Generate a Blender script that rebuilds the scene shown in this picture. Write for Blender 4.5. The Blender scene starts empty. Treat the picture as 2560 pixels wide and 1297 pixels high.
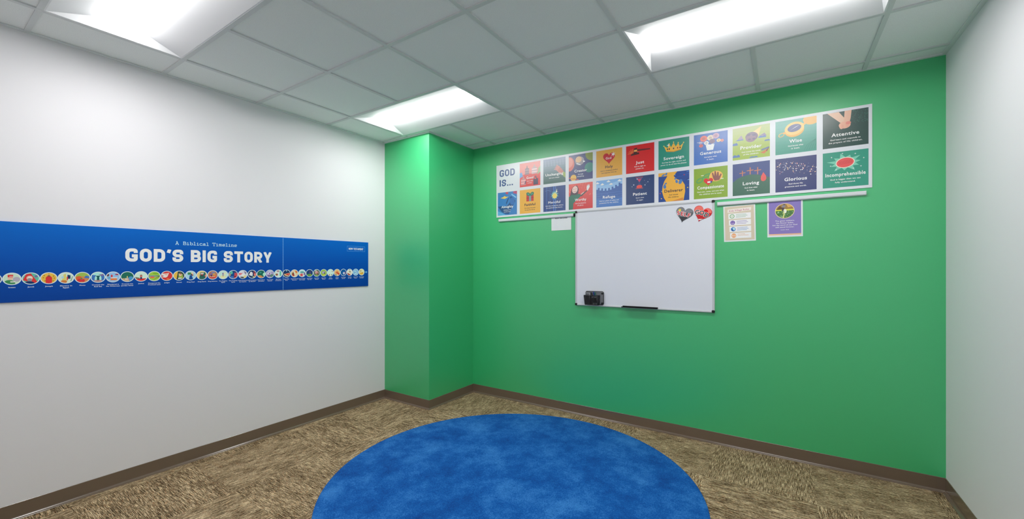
import bpy, math, random
from mathutils import Vector, Matrix
R = math.radians
PI = math.pi
random.seed(7)
sc = bpy.context.scene
COL = sc.collection

# ------------------------------------------------------------------ camera, world, exposure
T = 0.6096                      # ceiling grid module (2 ft)
H = 2.7278                      # ceiling height
XL, XR = -0.3685, 4.0494        # left and right walls
YB, YF = 0.1481, -4.15          # back wall, wall behind the camera
CXR, CYF = 0.2891, -0.5442      # corner column: its right face and its front face

cam = bpy.data.cameras.new('camera')
cam.sensor_width = 36.0
cam.lens = 36.0 * 1026.036 / 2560.0
cam.shift_y = (666.56 - 648.5) / 2560.0
cam.clip_start = 0.02
cam_ob = bpy.data.objects.new('camera', cam)
cam_ob.location = (3.1996, -3.4732, 1.4067)
cam_ob.rotation_euler = (PI / 2, 0, 0.5828)
COL.objects.link(cam_ob)
sc.camera = cam_ob

world = bpy.data.worlds.new('world')
world.use_nodes = True
world.node_tree.nodes['Background'].inputs[0].default_value = (0.6, 0.65, 0.7, 1)
world.node_tree.nodes['Background'].inputs[1].default_value = 0.1
sc.world = world

sc.view_settings.view_transform = 'Standard'
sc.view_settings.look = 'None'
sc.view_settings.gamma = 1.0
sc.view_settings.use_curve_mapping = False
sc.view_settings.exposure = 0.0
sc.cycles.use_denoising = True
sc.cycles.max_bounces = 10
sc.cycles.diffuse_bounces = 8

LENS_POWER = 26.0               # emission of the troffer lenses


# ------------------------------------------------------------------ materials
def lin(c):
    c = c / 255.0
    return c / 12.92 if c <= 0.04045 else ((c + 0.055) / 1.055) ** 2.4


_mats = {}


def flat(rgb, rough=0.5, metal=0.0, spec=0.5, k=1.0):
    key = (rgb, rough, metal, spec, k)
    if key in _mats:
        return _mats[key]
    m = bpy.data.materials.new('paint_%d_%d_%d' % rgb)
    m.use_nodes = True
    b = m.node_tree.nodes['Principled BSDF']
    b.inputs['Base Color'].default_value = tuple(min(0.92, lin(c) * k) for c in rgb) + (1,)
    b.inputs['Roughness'].default_value = rough
    b.inputs['Metallic'].default_value = metal
    b.inputs['Specular IOR Level'].default_value = spec
    _mats[key] = m
    return m


def new_mat(name, rough=0.5):
    m = bpy.data.materials.new(name)
    m.use_nodes = True
    nt = m.node_tree
    b = nt.nodes['Principled BSDF']
    b.inputs['Roughness'].default_value = rough
    return m, nt, b


def node(nt, typ, **kw):
    n = nt.nodes.new(typ)
    for k, v in kw.items():
        setattr(n, k, v)
    return n


def wall_paint(name, col, rough, bump=0.04, spec=0.5, coat=0.0):
    m, nt, b = new_mat(name, rough)
    b.inputs['Specular IOR Level'].default_value = spec
    b.inputs['Coat Weight'].default_value = coat
    b.inputs['Coat Roughness'].default_value = 0.5
    b.inputs['Base Color'].default_value = col + (1,)
    tc = node(nt, 'ShaderNodeTexCoord')
    n = node(nt, 'ShaderNodeTexNoise')
    n.inputs['Scale'].default_value = 220
    n.inputs['Detail'].default_value = 2
    bp = node(nt, 'ShaderNodeBump')
    bp.inputs['Strength'].default_value = bump
    bp.inputs['Distance'].default_value = 0.002
    nt.links.new(tc.outputs['Object'], n.inputs['Vector'])
    nt.links.new(n.outputs['Fac'], bp.inputs['Height'])
    nt.links.new(bp.outputs['Normal'], b.inputs['Normal'])
    return m


M_WHITE = wall_paint('white_wall_paint', (0.80, 0.785, 0.82), 0.6, spec=0.3)
M_GREEN = wall_paint('green_wall_paint', (0.028, 0.50, 0.17), 0.40, spec=1.0, coat=0.8)


def ramp(nt, stops):
    r = node(nt, 'ShaderNodeValToRGB')
    e = r.color_ramp.elements
    while len(e) < len(stops):
        e.new(0.5)
    for el, (p, c) in zip(e, stops):
        el.position = p
        el.color = tuple(lin(x) for x in c) + (1,)
    return r


def carpet_material():
    m, nt, b = new_mat('carpet_tiles', 0.95)
    L = nt.links
    b.inputs['Specular IOR Level'].default_value = 0.1
    tc = node(nt, 'ShaderNodeTexCoord')
    sep = node(nt, 'ShaderNodeSeparateXYZ')
    L.new(tc.outputs['Object'], sep.inputs[0])

    def math_(op, a, bval=None, link=None):
        n = node(nt, 'ShaderNodeMath', operation=op)
        L.new(a, n.inputs[0])
        if link is not None:
            L.new(link, n.inputs[1])
        elif bval is not None:
            n.inputs[1].default_value = bval
        return n.outputs[0]
    P = 0.6065
    ix = math_('FLOOR', math_('DIVIDE', math_('SUBTRACT', sep.outputs[0], 0.338), P))
    iy = math_('FLOOR', math_('DIVIDE', math_('SUBTRACT', sep.outputs[1], -0.4565), 0.6096))
    par = math_('MODULO', math_('ADD', math_('ADD', ix, None, iy), 100.0), 2.0)
    # even parity (tile 4,0): strands along Y ; odd: along X
    cy = node(nt, 'ShaderNodeCombineXYZ')
    cx = node(nt, 'ShaderNodeCombineXYZ')
    L.new(sep.outputs[0], cy.inputs[0]); L.new(sep.outputs[1], cy.inputs[1])
    L.new(sep.outputs[1], cx.inputs[0]); L.new(sep.outputs[0], cx.inputs[1])
    mix = node(nt, 'ShaderNodeMix', data_type='VECTOR')
    L.new(par, mix.inputs['Factor'])
    L.new(cy.outputs[0], mix.inputs[4]); L.new(cx.outputs[0], mix.inputs[5])
    sh = node(nt, 'ShaderNodeCombineXYZ')         # every tile its own piece of yarn
    L.new(math_('MULTIPLY', ix, 3.7), sh.inputs[0]); L.new(math_('MULTIPLY', iy, 5.3), sh.inputs[2])
    add = node(nt, 'ShaderNodeVectorMath', operation='ADD')
    L.new(mix.outputs[1], add.inputs[0]); L.new(sh.outputs[0], add.inputs[1])

    def stretched(sx, sy, detail, rough=0.6):
        v = node(nt, 'ShaderNodeVectorMath', operation='MULTIPLY')
        L.new(add.outputs[0], v.inputs[0])
        v.inputs[1].default_value = (sx, sy, 1)
        n = node(nt, 'ShaderNodeTexNoise')
        n.inputs['Scale'].default_value = 1
        n.inputs['Detail'].default_value = detail
        n.inputs['Roughness'].default_value = rough
        L.new(v.outputs[0], n.inputs['Vector'])
        return n.outputs['Fac']
    strand = stretched(270, 15, 2)
    fleck = stretched(330, 90, 1)
    hue = stretched(210, 34, 1)
    patch = stretched(9, 4, 2)
    t = math_('ADD', math_('MULTIPLY', strand, 0.62), None, math_('MULTIPLY', fleck, 0.38))
    t = math_('ADD', t, None, math_('MULTIPLY', math_('SUBTRACT', patch, 0.5), 0.16))
    rp = ramp(nt, [(0.36, (46, 35, 26)), (0.44, (108, 86, 60)), (0.50, (152, 128, 94)), (0.55, (186, 162, 126)), (0.62, (230, 213, 182))])
    L.new(t, rp.inputs[0])
    hr = ramp(nt, [(0.30, (96, 104, 112)), (0.40, (128, 128, 122)), (0.5, (128, 128, 128)), (0.60, (134, 127, 118)), (0.70, (170, 112, 72))])
    L.new(hue, hr.inputs[0])
    ov = node(nt, 'ShaderNodeMix', data_type='RGBA', blend_type='OVERLAY')
    ov.inputs['Factor'].default_value = 0.55
    L.new(rp.outputs[0], ov.inputs[6]); L.new(hr.outputs[0], ov.inputs[7])
    gm = node(nt, 'ShaderNodeGamma')
    gm.inputs[1].default_value = 0.86
    L.new(ov.outputs[2], gm.inputs[0])
    L.new(gm.outputs[0], b.inputs['Base Color'])
    bp = node(nt, 'ShaderNodeBump')
    bp.inputs['Strength'].default_value = 0.6
    bp.inputs['Distance'].default_value = 0.004
    L.new(t, bp.inputs['Height'])
    L.new(bp.outputs['Normal'], b.inputs['Normal'])
    return m


def rug_material():
    m, nt, b = new_mat('blue_plush', 0.9)
    L = nt.links
    b.inputs['Specular IOR Level'].default_value = 0.15
    b.inputs['Sheen Weight'].default_value = 0.06
    b.inputs['Sheen Roughness'].default_value = 0.5
    b.inputs['Sheen Tint'].default_value = (0.4, 0.6, 1.0, 1)
    tc = node(nt, 'ShaderNodeTexCoord')

    def noise(scale, detail, rough=0.55):
        n = node(nt, 'ShaderNodeTexNoise')
        n.inputs['Scale'].default_value = scale
        n.inputs['Detail'].default_value = detail
        n.inputs['Roughness'].default_value = rough
        L.new(tc.outputs['Object'], n.inputs['Vector'])
        return n.outputs['Fac']
    big = noise(3.2, 6, 0.72)
    fine = noise(170, 2)
    mx = node(nt, 'ShaderNodeMath', operation='MULTIPLY_ADD')
    L.new(fine, mx.inputs[0]); mx.inputs[1].default_value = 0.55
    L.new(big, mx.inputs[2])
    rp = ramp(nt, [(0.54, (0, 58, 132)), (0.76, (8, 90, 172)), (1.0, (60, 132, 208))])
    L.new(mx.outputs[0], rp.inputs[0])
    L.new(rp.outputs[0], b.inputs['Base Color'])
    bp = node(nt, 'ShaderNodeBump')
    bp.inputs['Strength'].default_value = 0.7
    bp.inputs['Distance'].default_value = 0.006
    L.new(fine, bp.inputs['Height'])
    L.new(bp.outputs['Normal'], b.inputs['Normal'])
    return m


def tile_material():
    m, nt, b = new_mat('acoustic_tile', 0.9)
    L = nt.links
    b.inputs['Specular IOR Level'].default_value = 0.2
    tc = node(nt, 'ShaderNodeTexCoord')
    n = node(nt, 'ShaderNodeTexNoise')
    n.inputs['Scale'].default_value = 260
    n.inputs['Detail'].default_value = 3
    L.new(tc.outputs['Object'], n.inputs['Vector'])
    rp = ramp(nt, [(0.24, (205, 209, 208)), (0.36, (234, 237, 237)), (0.7, (240, 243, 243))])
    L.new(n.outputs['Fac'], rp.inputs[0])
    L.new(rp.outputs[0], b.inputs['Base Color'])
    bp = node(nt, 'ShaderNodeBump')
    bp.inputs['Strength'].default_value = 0.25
    bp.inputs['Distance'].default_value = 0.002
    L.new(n.outputs['Fac'], bp.inputs['Height'])
    L.new(bp.outputs['Normal'], b.inputs['Normal'])
    return m


def banner_material():
    # printed blue fade of the banner, top to bottom of the print
    m, nt, b = new_mat('banner_print', 0.5)
    b.inputs['Specular IOR Level'].default_value = 0.15
    L = nt.links
    tc = node(nt, 'ShaderNodeTexCoord')
    sep = node(nt, 'ShaderNodeSeparateXYZ')
    L.new(tc.outputs['Object'], sep.inputs[0])
    mp = node(nt, 'ShaderNodeMapRange')
    mp.inputs['From Min'].default_value = 0.0
    mp.inputs['From Max'].default_value = 0.447
    L.new(sep.outputs[2], mp.inputs['Value'])
    rp = ramp(nt, [(0.0, (0, 66, 158)), (0.5, (0, 82, 180)), (1.0, (0, 104, 202))])
    L.new(mp.outputs[0], rp.inputs[0])
    L.new(rp.outputs[0], b.inputs['Base Color'])
    return m


def lens_material(name, power):
    m = bpy.data.materials.new(name)
    m.use_nodes = True
    nt = m.node_tree
    nt.nodes.clear()
    e = node(nt, 'ShaderNodeEmission')
    e.inputs[0].default_value = (1.0, 0.985, 0.97, 1)
    e.inputs[1].default_value = power
    o = node(nt, 'ShaderNodeOutputMaterial')
    nt.links.new(e.outputs[0], o.inputs[0])
    return m


M_TILE = tile_material()
M_GRID = flat((212, 215, 216), 0.5)
M_TRIM = flat((222, 225, 226), 0.5)
M_BASE = flat((112, 96, 82), 0.20, 0.0, 0.8)
M_FIXT = flat((224, 225, 228), 0.6)
M_FLANGE = flat((236, 237, 240), 0.4)
M_LENS = lens_material('lit_lens', LENS_POWER)
M_LENS_END = lens_material('lit_lens_end', 6.0)
M_ALU = flat((205, 208, 212), 0.35)
M_BLACK = flat((14, 15, 16), 0.45)


# ------------------------------------------------------------------ mesh building
class MB:
    """Collects faces with materials, then links them as ONE mesh object."""

    def __init__(self):
        self.v, self.f, self.mi, self.mats = [], [], [], []

    def mat(self, m):
        if m not in self.mats:
            self.mats.append(m)
        return self.mats.index(m)

    def face(self, pts, m):
        b = len(self.v)
        self.v += [tuple(p) for p in pts]
        self.f.append(tuple(range(b, b + len(pts))))
        self.mi.append(self.mat(m))

    def mesh(self, verts, faces, m):
        b = len(self.v)
        self.v += [tuple(p) for p in verts]
        i = self.mat(m)
        for f in faces:
            self.f.append(tuple(b + k for k in f))
            self.mi.append(i)

    def box(self, x0, x1, y0, y1, z0, z1, m):
        p = [(x0, y0, z0), (x1, y0, z0), (x1, y1, z0), (x0, y1, z0), (x0, y0, z1), (x1, y0, z1), (x1, y1, z1), (x0, y1, z1)]
        self.mesh(p, [(0, 3, 2, 1), (4, 5, 6, 7), (0, 1, 5, 4), (1, 2, 6, 5), (2, 3, 7, 6), (3, 0, 4, 7)], m)

    def prism(self, prof, a, b, m, axis='x'):
        """profile of (p, z) extruded along axis from a to b; p is y (axis x) or x (axis y)"""
        n = len(prof)
        mk = (lambda t, p, z: (t, p, z)) if axis == 'x' else (lambda t, p, z: (p, t, z))
        vs = [mk(a, p, z) for p, z in prof] + [mk(b, p, z) for p, z in prof]
        fs = [(i, (i + 1) % n, n + (i + 1) % n, n + i) for i in range(n)]
        fs += [tuple(range(n))[::-1], tuple(range(n, 2 * n))]
        self.mesh(vs, fs, m)

    def tube(self, pts, r, m, n=8, closed=False):
        pts = [Vector(p) for p in pts]
        k = len(pts)
        rings = []
        for i, p in enumerate(pts):
            if closed:
                d = (pts[(i + 1) % k] - pts[i - 1]).normalized()
            else:
                d = (pts[min(i + 1, k - 1)] - pts[max(i - 1, 0)]).normalized()
            up = Vector((0, 0, 1)) if abs(d.z) < 0.9 else Vector((1, 0, 0))
            s = d.cross(up).normalized()
            u = s.cross(d)
            rings.append([p + s * (r * math.cos(2 * PI * j / n)) + u * (r * math.sin(2 * PI * j / n)) for j in range(n)])
        vs = [q for ring in rings for q in ring]
        fs = []
        for i in range(k if closed else k - 1):
            a, b = i * n, ((i + 1) % k) * n
            fs += [(a + j, a + (j + 1) % n, b + (j + 1) % n, b + j) for j in range(n)]
        if not closed:
            fs += [tuple(range(n))[::-1], tuple((k - 1) * n + j for j in range(n))]
        self.mesh(vs, fs, m)

    def lathe(self, prof, m, n=20, M=None):
        """profile of (r, t) turned about the local z axis, placed by matrix M"""
        M = M or Matrix()
        vs = [M @ Vector((r * math.cos(2 * PI * j / n), r * math.sin(2 * PI * j / n), t)) for r, t in prof for j in range(n)]
        fs = []
        for i in range(len(prof) - 1):
            fs += [(i * n + j, i * n + (j + 1) % n, (i + 1) * n + (j + 1) % n, (i + 1) * n + j) for j in range(n)]
        fs += [tuple(range(n))[::-1], tuple((len(prof) - 1) * n + j for j in range(n))]
        self.mesh(vs, fs, m)

    def build(self, name, parent=None, loc=None, rot=None, smooth=False):
        me = bpy.data.meshes.new(name)
        me.from_pydata(self.v, [], self.f)
        for m in self.mats:
            me.materials.append(m)
        me.polygons.foreach_set('material_index', self.mi)
        if smooth:
            me.polygons.foreach_set('use_smooth', [True] * len(self.f))
        me.update()
        o = bpy.data.objects.new(name, me)
        COL.objects.link(o)
        if parent:
            o.parent = parent
        if loc:
            o.location = loc
        if rot:
            o.rotation_euler = rot
        return o


def tag(o, label, cat, group=None, kind=None):
    o['label'] = label
    o['category'] = cat
    if group:
        o['group'] = group
    if kind:
        o['kind'] = kind
    return o


def thing(name, label, cat, loc=(0, 0, 0), rot=(0, 0, 0), group=None):
    o = bpy.data.objects.new(name, None)
    o.empty_display_size = 0.05
    COL.objects.link(o)
    o.location = loc
    o.rotation_euler = rot
    return tag(o, label, cat, group)


# ------------------------------------------------------------------ the room
def struct(mb, name, label, cat, **kw):
    return tag(mb.build(name, **kw), label, cat, None, 'structure')


WT = 0.12
b = MB(); b.box(XL - WT, XR + WT, YF - WT, YB + WT, -0.1, 0, carpet_material())
struct(b, 'floor', 'floor of tan and brown carpet tiles laid quarter turned', 'floor')
b = MB(); b.box(XL - WT, XL, YF - WT, YB + WT, 0, H + 0.15, M_WHITE)
struct(b, 'wall_left', 'white painted wall behind the blue banner', 'wall')
b = MB(); b.box(XL, XR, YB, YB + WT, 0, H + 0.15, M_GREEN)
struct(b, 'wall_back', 'green painted wall behind the whiteboard', 'wall')
b = MB(); b.box(XR, XR + WT, YF - WT, YB + WT, 0, H + 0.15, M_WHITE)
struct(b, 'wall_right', 'plain white painted wall at the right edge', 'wall')
b = MB(); b.box(XL, XR, YF - WT, YF, 0, H + 0.15, M_WHITE)
struct(b, 'wall_front', 'plain white painted wall behind the viewer', 'wall')
b = MB(); b.box(XL, CXR, CYF, YB, 0, H + 0.15, M_GREEN)
struct(b, 'wall_column', 'green boxed out column in the corner beside the white wall', 'column')

# ceiling: acoustic tiles resting on the grid, fixtures' cells left open
FIXT = [(0, 1), (4, 1), (0, 4), (4, 4)]            # column, row of each 2 x 4 ft troffer
open_cells = {(c + k, r) for c, r in FIXT for k in (0, 1)}
b = MB()
ZT = H + 0.007
b.mesh([(XL - .1, YF - .1, H + .14), (XR + .1, YF - .1, H + .14), (XR + .1, YB + .1, H + .14), (XL - .1, YB + .1, H + .14)], [(0, 1, 2, 3)], M_TILE)
for c in range(-1, 7):
    for r in range(-1, 7):
        if (c, r) in open_cells:
            continue
        x0, x1 = max(c * T + 0.004, XL), min((c + 1) * T - 0.004, XR)
        y0, y1 = max(-(r + 1) * T + 0.004, YF), min(-r * T - 0.004, YB)
        if x1 > x0 and y1 > y0:
            b.box(x0, x1, y0, y1, ZT, ZT + 0.015, M_TILE)
struct(b, 'ceiling', 'suspended ceiling of pale grey acoustic tiles', 'ceiling')
b = MB()
for c in range(0, 7):
    for r in range(-1, 7):
        if (c, r) in open_cells and (c - 1, r) in open_cells:
            continue
        y0, y1 = max(-(r + 1) * T, YF), min(-r * T, YB)
        b.box(c * T - 0.012, c * T + 0.012, y0, y1, H, ZT - 0.0005, M_GRID)
for r in range(0, 7):
    for c in range(-1, 7):
        x0, x1 = max(c * T + 0.012, XL), min((c + 1) * T - 0.012, XR)
        if (c, r) in open_cells and (c, r - 1) in open_cells:
            continue
        b.box(max(c * T, XL), min((c + 1) * T, XR), -r * T - 0.012, -r * T + 0.012, H + 0.0003, ZT - 0.0005, M_GRID)
struct(b, 'trim_1', 'pale metal grid carrying the ceiling tiles', 'ceiling grid')
b = MB()
zw0, zw1 = H - 0.0015, H + 0.006
b.box(XL, XL + 0.022, YF, CYF - 0.022, zw0, zw1, M_TRIM)
b.box(XL, CXR + 0.022, CYF - 0.022, CYF, zw0, zw1, M_TRIM)
b.box(CXR, CXR + 0.022, CYF, YB, zw0, zw1, M_TRIM)
b.box(CXR + 0.022, XR, YB - 0.022, YB, zw0, zw1, M_TRIM)
b.box(XR - 0.022, XR, YF, YB - 0.022, zw0, zw1, M_TRIM)
b.box(XL + 0.022, XR - 0.022, YF, YF + 0.022, zw0, zw1, M_TRIM)
struct(b, 'trim_2', 'pale metal angle around the edge of the ceiling', 'ceiling trim')

# vinyl cove base: (distance from the wall, height)
COVE = [(0, 0.0904), (0.0015, 0.0904), (0.003, 0.089), (0.003, 0.0150), (0.0042, 0.0105), (0.0075, 0.0075), (0.013, 0.0058), (0.017, 0.0044), (0.0185, 0.0028), (0.0185, 0.0), (0, 0)]


def cove(name, label, paths):
    b = MB()
    n = len(COVE)
    for path in paths:                       # path(d): corner points of the run at distance d from the wall
        k = len(path(0))
        vs = [(path(d)[i][0], path(d)[i][1], z) for i in range(k) for d, z in COVE]
        fs = [(i * n + j, i * n + (j + 1) % n, (i + 1) * n + (j + 1) % n, (i + 1) * n + j) for i in range(k - 1) for j in range(n)]
        fs += [tuple(range(n))[::-1], tuple((k - 1) * n + j for j in range(n))]
        b.mesh(vs, fs, M_BASE)
    struct(b, name, label, 'baseboard')


cove('baseboard_left', 'brown vinyl cove base along the white left wall', [lambda d: [(XL + d, YF + d), (XL + d, CYF - d)]])
cove('baseboard_column', 'brown vinyl cove base around the green column', [lambda d: [(XL + d, CYF - d), (CXR + d, CYF - d), (CXR + d, YB - d)]])
cove('baseboard_back', 'brown vinyl cove base along the green back wall', [lambda d: [(CXR + d, YB - d), (XR - d, YB - d)]])
cove('baseboard_right', 'brown vinyl cove base along the right wall', [lambda d: [(XR - d, YB - d), (XR - d, YF + d)]])
cove('baseboard_front', 'brown vinyl cove base behind the viewer', [lambda d: [(XR - d, YF + d), (XL + d, YF + d)]])


# ------------------------------------------------------------------ ceiling lights
def ceiling_light(c, r, label):
    cx, cy = (c + 1) * T, -(r + 0.5) * T
    root = thing('ceiling_light', label, 'ceiling light', (cx, cy, H), group='recessed ceiling lights')
    X, Y = T - 0.012, T / 2 - 0.012            # half sizes of the visible opening
    RISE, LW, EX = 0.052, 0.098, 0.042         # panel rise, lens half width, length of end slopes
    fl = 0.007
    b = MB()
    z0 = 0.0015
    o4 = [(-X, -Y), (X, -Y), (X, Y), (-X, Y)]
    i4 = [(-X + fl, -Y + fl), (X - fl, -Y + fl), (X - fl, Y - fl), (-X + fl, Y - fl)]
    l4 = [(-X + fl + EX, -LW), (X - fl - EX, -LW), (X - fl - EX, LW), (-X + fl + EX, LW)]
    vs = [(x, y, z0) for x, y in o4] + [(x, y, z0) for x, y in i4]
    b.mesh(vs, [(k, (k + 1) % 4, 4 + (k + 1) % 4, 4 + k) for k in range(4)], M_FLANGE)
    # can behind the reflectors
    b.mesh([(x, y, z0) for x, y in o4] + [(x, y, 0.10) for x, y in o4],
           [(k, 4 + k, 4 + (k + 1) % 4, (k + 1) % 4) for k in range(4)] + [(4, 5, 6, 7)], M_FIXT)
    b.build('housing', root)
    names = ['side_reflector', 'end_reflector', 'side_reflector', 'end_reflector']
    for k in range(4):
        p = [i4[k], i4[(k + 1) % 4], l4[(k + 1) % 4], l4[k]]
        zz = [z0, z0, z0 + RISE, z0 + RISE]
        rb = MB()
        rb.face([(x, y, z) for (x, y), z in zip(p, zz)], M_FIXT)
        rb.face([(x, y, z + 0.001) for (x, y), z in list(zip(p, zz))[::-1]], M_FIXT)
        rb.build(names[k], root)
    # bowed lens between the reflectors
    b = MB()
    n = 12
    BOW = 0.030
    x0, x1 = l4[0][0], l4[1][0]
    prof = []
    for i in range(n + 1):
        a = -1 + 2 * i / n
        prof.append((LW * a, z0 + RISE - BOW * (1 - a * a)))
    vs = [(x0, y, z) for y, z in prof] + [(x1, y, z) for y, z in prof]
    b.mesh(vs, [(i, i + 1, n + 2 + i, n + 1 + i) for i in range(n)], M_LENS)
    b.mesh([(x0, y, z) for y, z in prof], [tuple(range(n + 1))], M_LENS_END)
    b.mesh([(x1, y, z) for y, z in prof], [tuple(range(n + 1))[::-1]], M_LENS_END)
    ln = b.build('lens', root)
    ln['label'] = 'glowing white bowed lens'
    return root


ceiling_light(0, 1, 'lit recessed ceiling light directly above the front of the green column')
ceiling_light(4, 1, 'lit recessed ceiling light above the poster wall near the right wall')
ceiling_light(0, 4, 'lit recessed ceiling light close to the white wall above the blue banner')
ceiling_light(4, 4, 'recessed ceiling light nearest the viewer by the right wall')


# ------------------------------------------------------------------ flat printed artwork
_txt = {}


def text_geo(s, off):
    key = (s, off)
    if key in _txt:
        return _txt[key]
    cu = bpy.data.curves.new('tmp', 'FONT')
    cu.body = s
    cu.offset = off
    cu.space_character = 1.08
    cu.resolution_u = 2
    o = bpy.data.objects.new('tmp', cu)
    me = o.to_mesh()
    vs = [(v.co.x, v.co.y) for v in me.vertices]
    fs = [tuple(p.vertices) for p in me.polygons]
    o.to_mesh_clear()
    bpy.data.objects.remove(o)
    bpy.data.curves.remove(cu)
    xs = [v[0] for v in vs]
    x0, x1 = min(xs), max(xs)
    res = ([((x - x0), y) for x, y in vs], fs, x1 - x0)
    _txt[key] = res
    return res


CAPH = 0.70                     # cap height of the built-in face at size 1


def clip_poly(pts, region):
    out = list(pts)
    n = len(region)
    for i in range(n):
        a, c = region[i], region[(i + 1) % n]
        ex, ey = c[0] - a[0], c[1] - a[1]
        side = lambda p: ex * (p[1] - a[1]) - ey * (p[0] - a[0])
        res = []
        for j in range(len(out)):
            p, q = out[j - 1], out[j]
            sp, sq = side(p), side(q)
            if (sp >= 0) != (sq >= 0):
                t = sp / (sp - sq)
                res.append((p[0] + (q[0] - p[0]) * t, p[1] + (q[1] - p[1]) * t))
            if sq >= 0:
                res.append(q)
        out = res
        if not out:
            break
    return out


def ell_pts(cx, cy, rx, ry=None, n=24, a0=0.0, rot=0.0):
    ry = rx if ry is None else ry
    cr, sr = math.cos(rot), math.sin(rot)
    o = []
    for i in range(n):
        a = a0 + 2 * PI * i / n
        x, y = rx * math.cos(a), ry * math.sin(a)
        o.append((cx + x * cr - y * sr, cy + x * sr + y * cr))
    return o


def heart_pts(cx, cy, w, h, n=32, rot=0.0):
    o = []
    for i in range(n):
        t = 2 * PI * i / n
        x = 16 * math.sin(t) ** 3 / 32.0
        y = (13 * math.cos(t) - 5 * math.cos(2 * t) - 2 * math.cos(3 * t) - math.cos(4 * t) + 2.5) / 29.0
        x, y = -x * w, y * h
        o.append((cx + x * math.cos(rot) - y * math.sin(rot), cy + x * math.sin(rot) + y * math.cos(rot)))
    return o


def star_pts(cx, cy, r1, r2, n, a0=PI / 2):
    return [(cx + (r1 if k % 2 == 0 else r2) * math.cos(a0 + PI * k / n), cy + (r1 if k % 2 == 0 else r2) * math.sin(a0 + PI * k / n)) for k in range(2 * n)]


class Art:
    """Ink layers printed on a sheet in the local x-z plane, seen from -y."""

    def __init__(self, x=0, z=0, s=1.0, y=0.0, clip=None, gloss=0.4, k=1.3, step=0.00003, spec=0.5):
        self.mb = MB()
        self.x, self.z, self.s, self.y = x, z, s, y
        self.clip, self.gloss, self.k, self.step, self.spec = clip, gloss, k, step, spec

    def m(self, col):
        return flat(col, self.gloss, 0.0, self.spec, self.k)

    def P(self, p):
        return (self.x + p[0] * self.s, self.y, self.z + p[1] * self.s)

    def poly(self, pts, col, up=True):
        if self.clip:
            pts = clip_poly(pts, self.clip)
        if len(pts) < 3:
            return
        self.y -= self.step * float(up)
        ar = sum(pts[i - 1][0] * pts[i][1] - pts[i][0] * pts[i - 1][1] for i in range(len(pts)))
        if ar < 0:
            pts = pts[::-1]
        self.mb.face([self.P(p) for p in pts], self.m(col))

    def rect(self, x0, y0, x1, y1, col, up=True):
        self.poly([(x0, y0), (x1, y0), (x1, y1), (x0, y1)], col, up)

    def ell(self, cx, cy, rx, ry, col, n=24, rot=0.0, up=True):
        self.poly(ell_pts(cx, cy, rx, ry, n, 0.0, rot), col, up)

    def line(self, pts, w, col, closed=False):
        self.y -= self.step
        stroke(self, pts, w, col, closed)

    def text(self, s, cx, base, cap, col, width=None, off=0.02, rot=0.0, align='c'):
        if 'M' in s and off > 0:              # the thickened M does not fill cleanly: overprint instead
            for dx in (-0.9, 0.0, 0.9):
                self.text(s, cx + dx * off * cap / CAPH, base, cap, col, None if width is None else width * (1 - off), 0.0, rot, align)
            return
        vs, fs, w = text_geo(s, off)
        sy = cap / CAPH
        sx = sy if width is None else width / w
        x0 = {'c': -w * sx / 2, 'l': 0, 'r': -w * sx}[align]
        cr, sr = math.cos(rot), math.sin(rot)
        self.y -= self.step
        out = []
        for x, y in vs:
            a, c = x0 + x * sx, y * sy
            out.append(self.P((cx + a * cr - c * sr, base + a * sr + c * cr)))
        self.mb.mesh(out, fs, self.m(col))

    def build(self, name, parent, label=None):
        o = self.mb.build(name, parent)
        if label:
            o['label'] = label
        return o


def stroke(art, pts, w, col, closed=False):
    """flat band of width w along a polyline, mitred joins"""
    n = len(pts)
    L, Rr = [], []
    for i in range(n):
        if closed:
            a, c = pts[i - 1], pts[(i + 1) % n]
        else:
            a, c = pts[max(i - 1, 0)], pts[min(i + 1, n - 1)]
        p = pts[i]
        d1 = Vector((p[0] - a[0], p[1] - a[1]))
        d2 = Vector((c[0] - p[0], c[1] - p[1]))
        if d1.length < 1e-9:
            d1 = d2.copy()
        if d2.length < 1e-9:
            d2 = d1.copy()
        d1.normalize(); d2.normalize()
        n1 = Vector((-d1.y, d1.x)); n2 = Vector((-d2.y, d2.x))
        mt = (n1 + n2)
        mt = mt.normalized() if mt.length > 1e-6 else n1
        k = 1.0 / max(0.35, mt.dot(n1))
        L.append((p[0] + mt.x * w / 2 * k, p[1] + mt.y * w / 2 * k))
        Rr.append((p[0] - mt.x * w / 2 * k, p[1] - mt.y * w / 2 * k))
    m = art.m(col)
    for i in range(n if closed else n - 1):
        j = (i + 1) % n
        q = [Rr[i], Rr[j], L[j], L[i]]
        if art.clip:
            q = clip_poly(q, art.clip)
        if len(q) >= 3:
            art.mb.face([art.P(p) for p in q], m)


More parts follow.
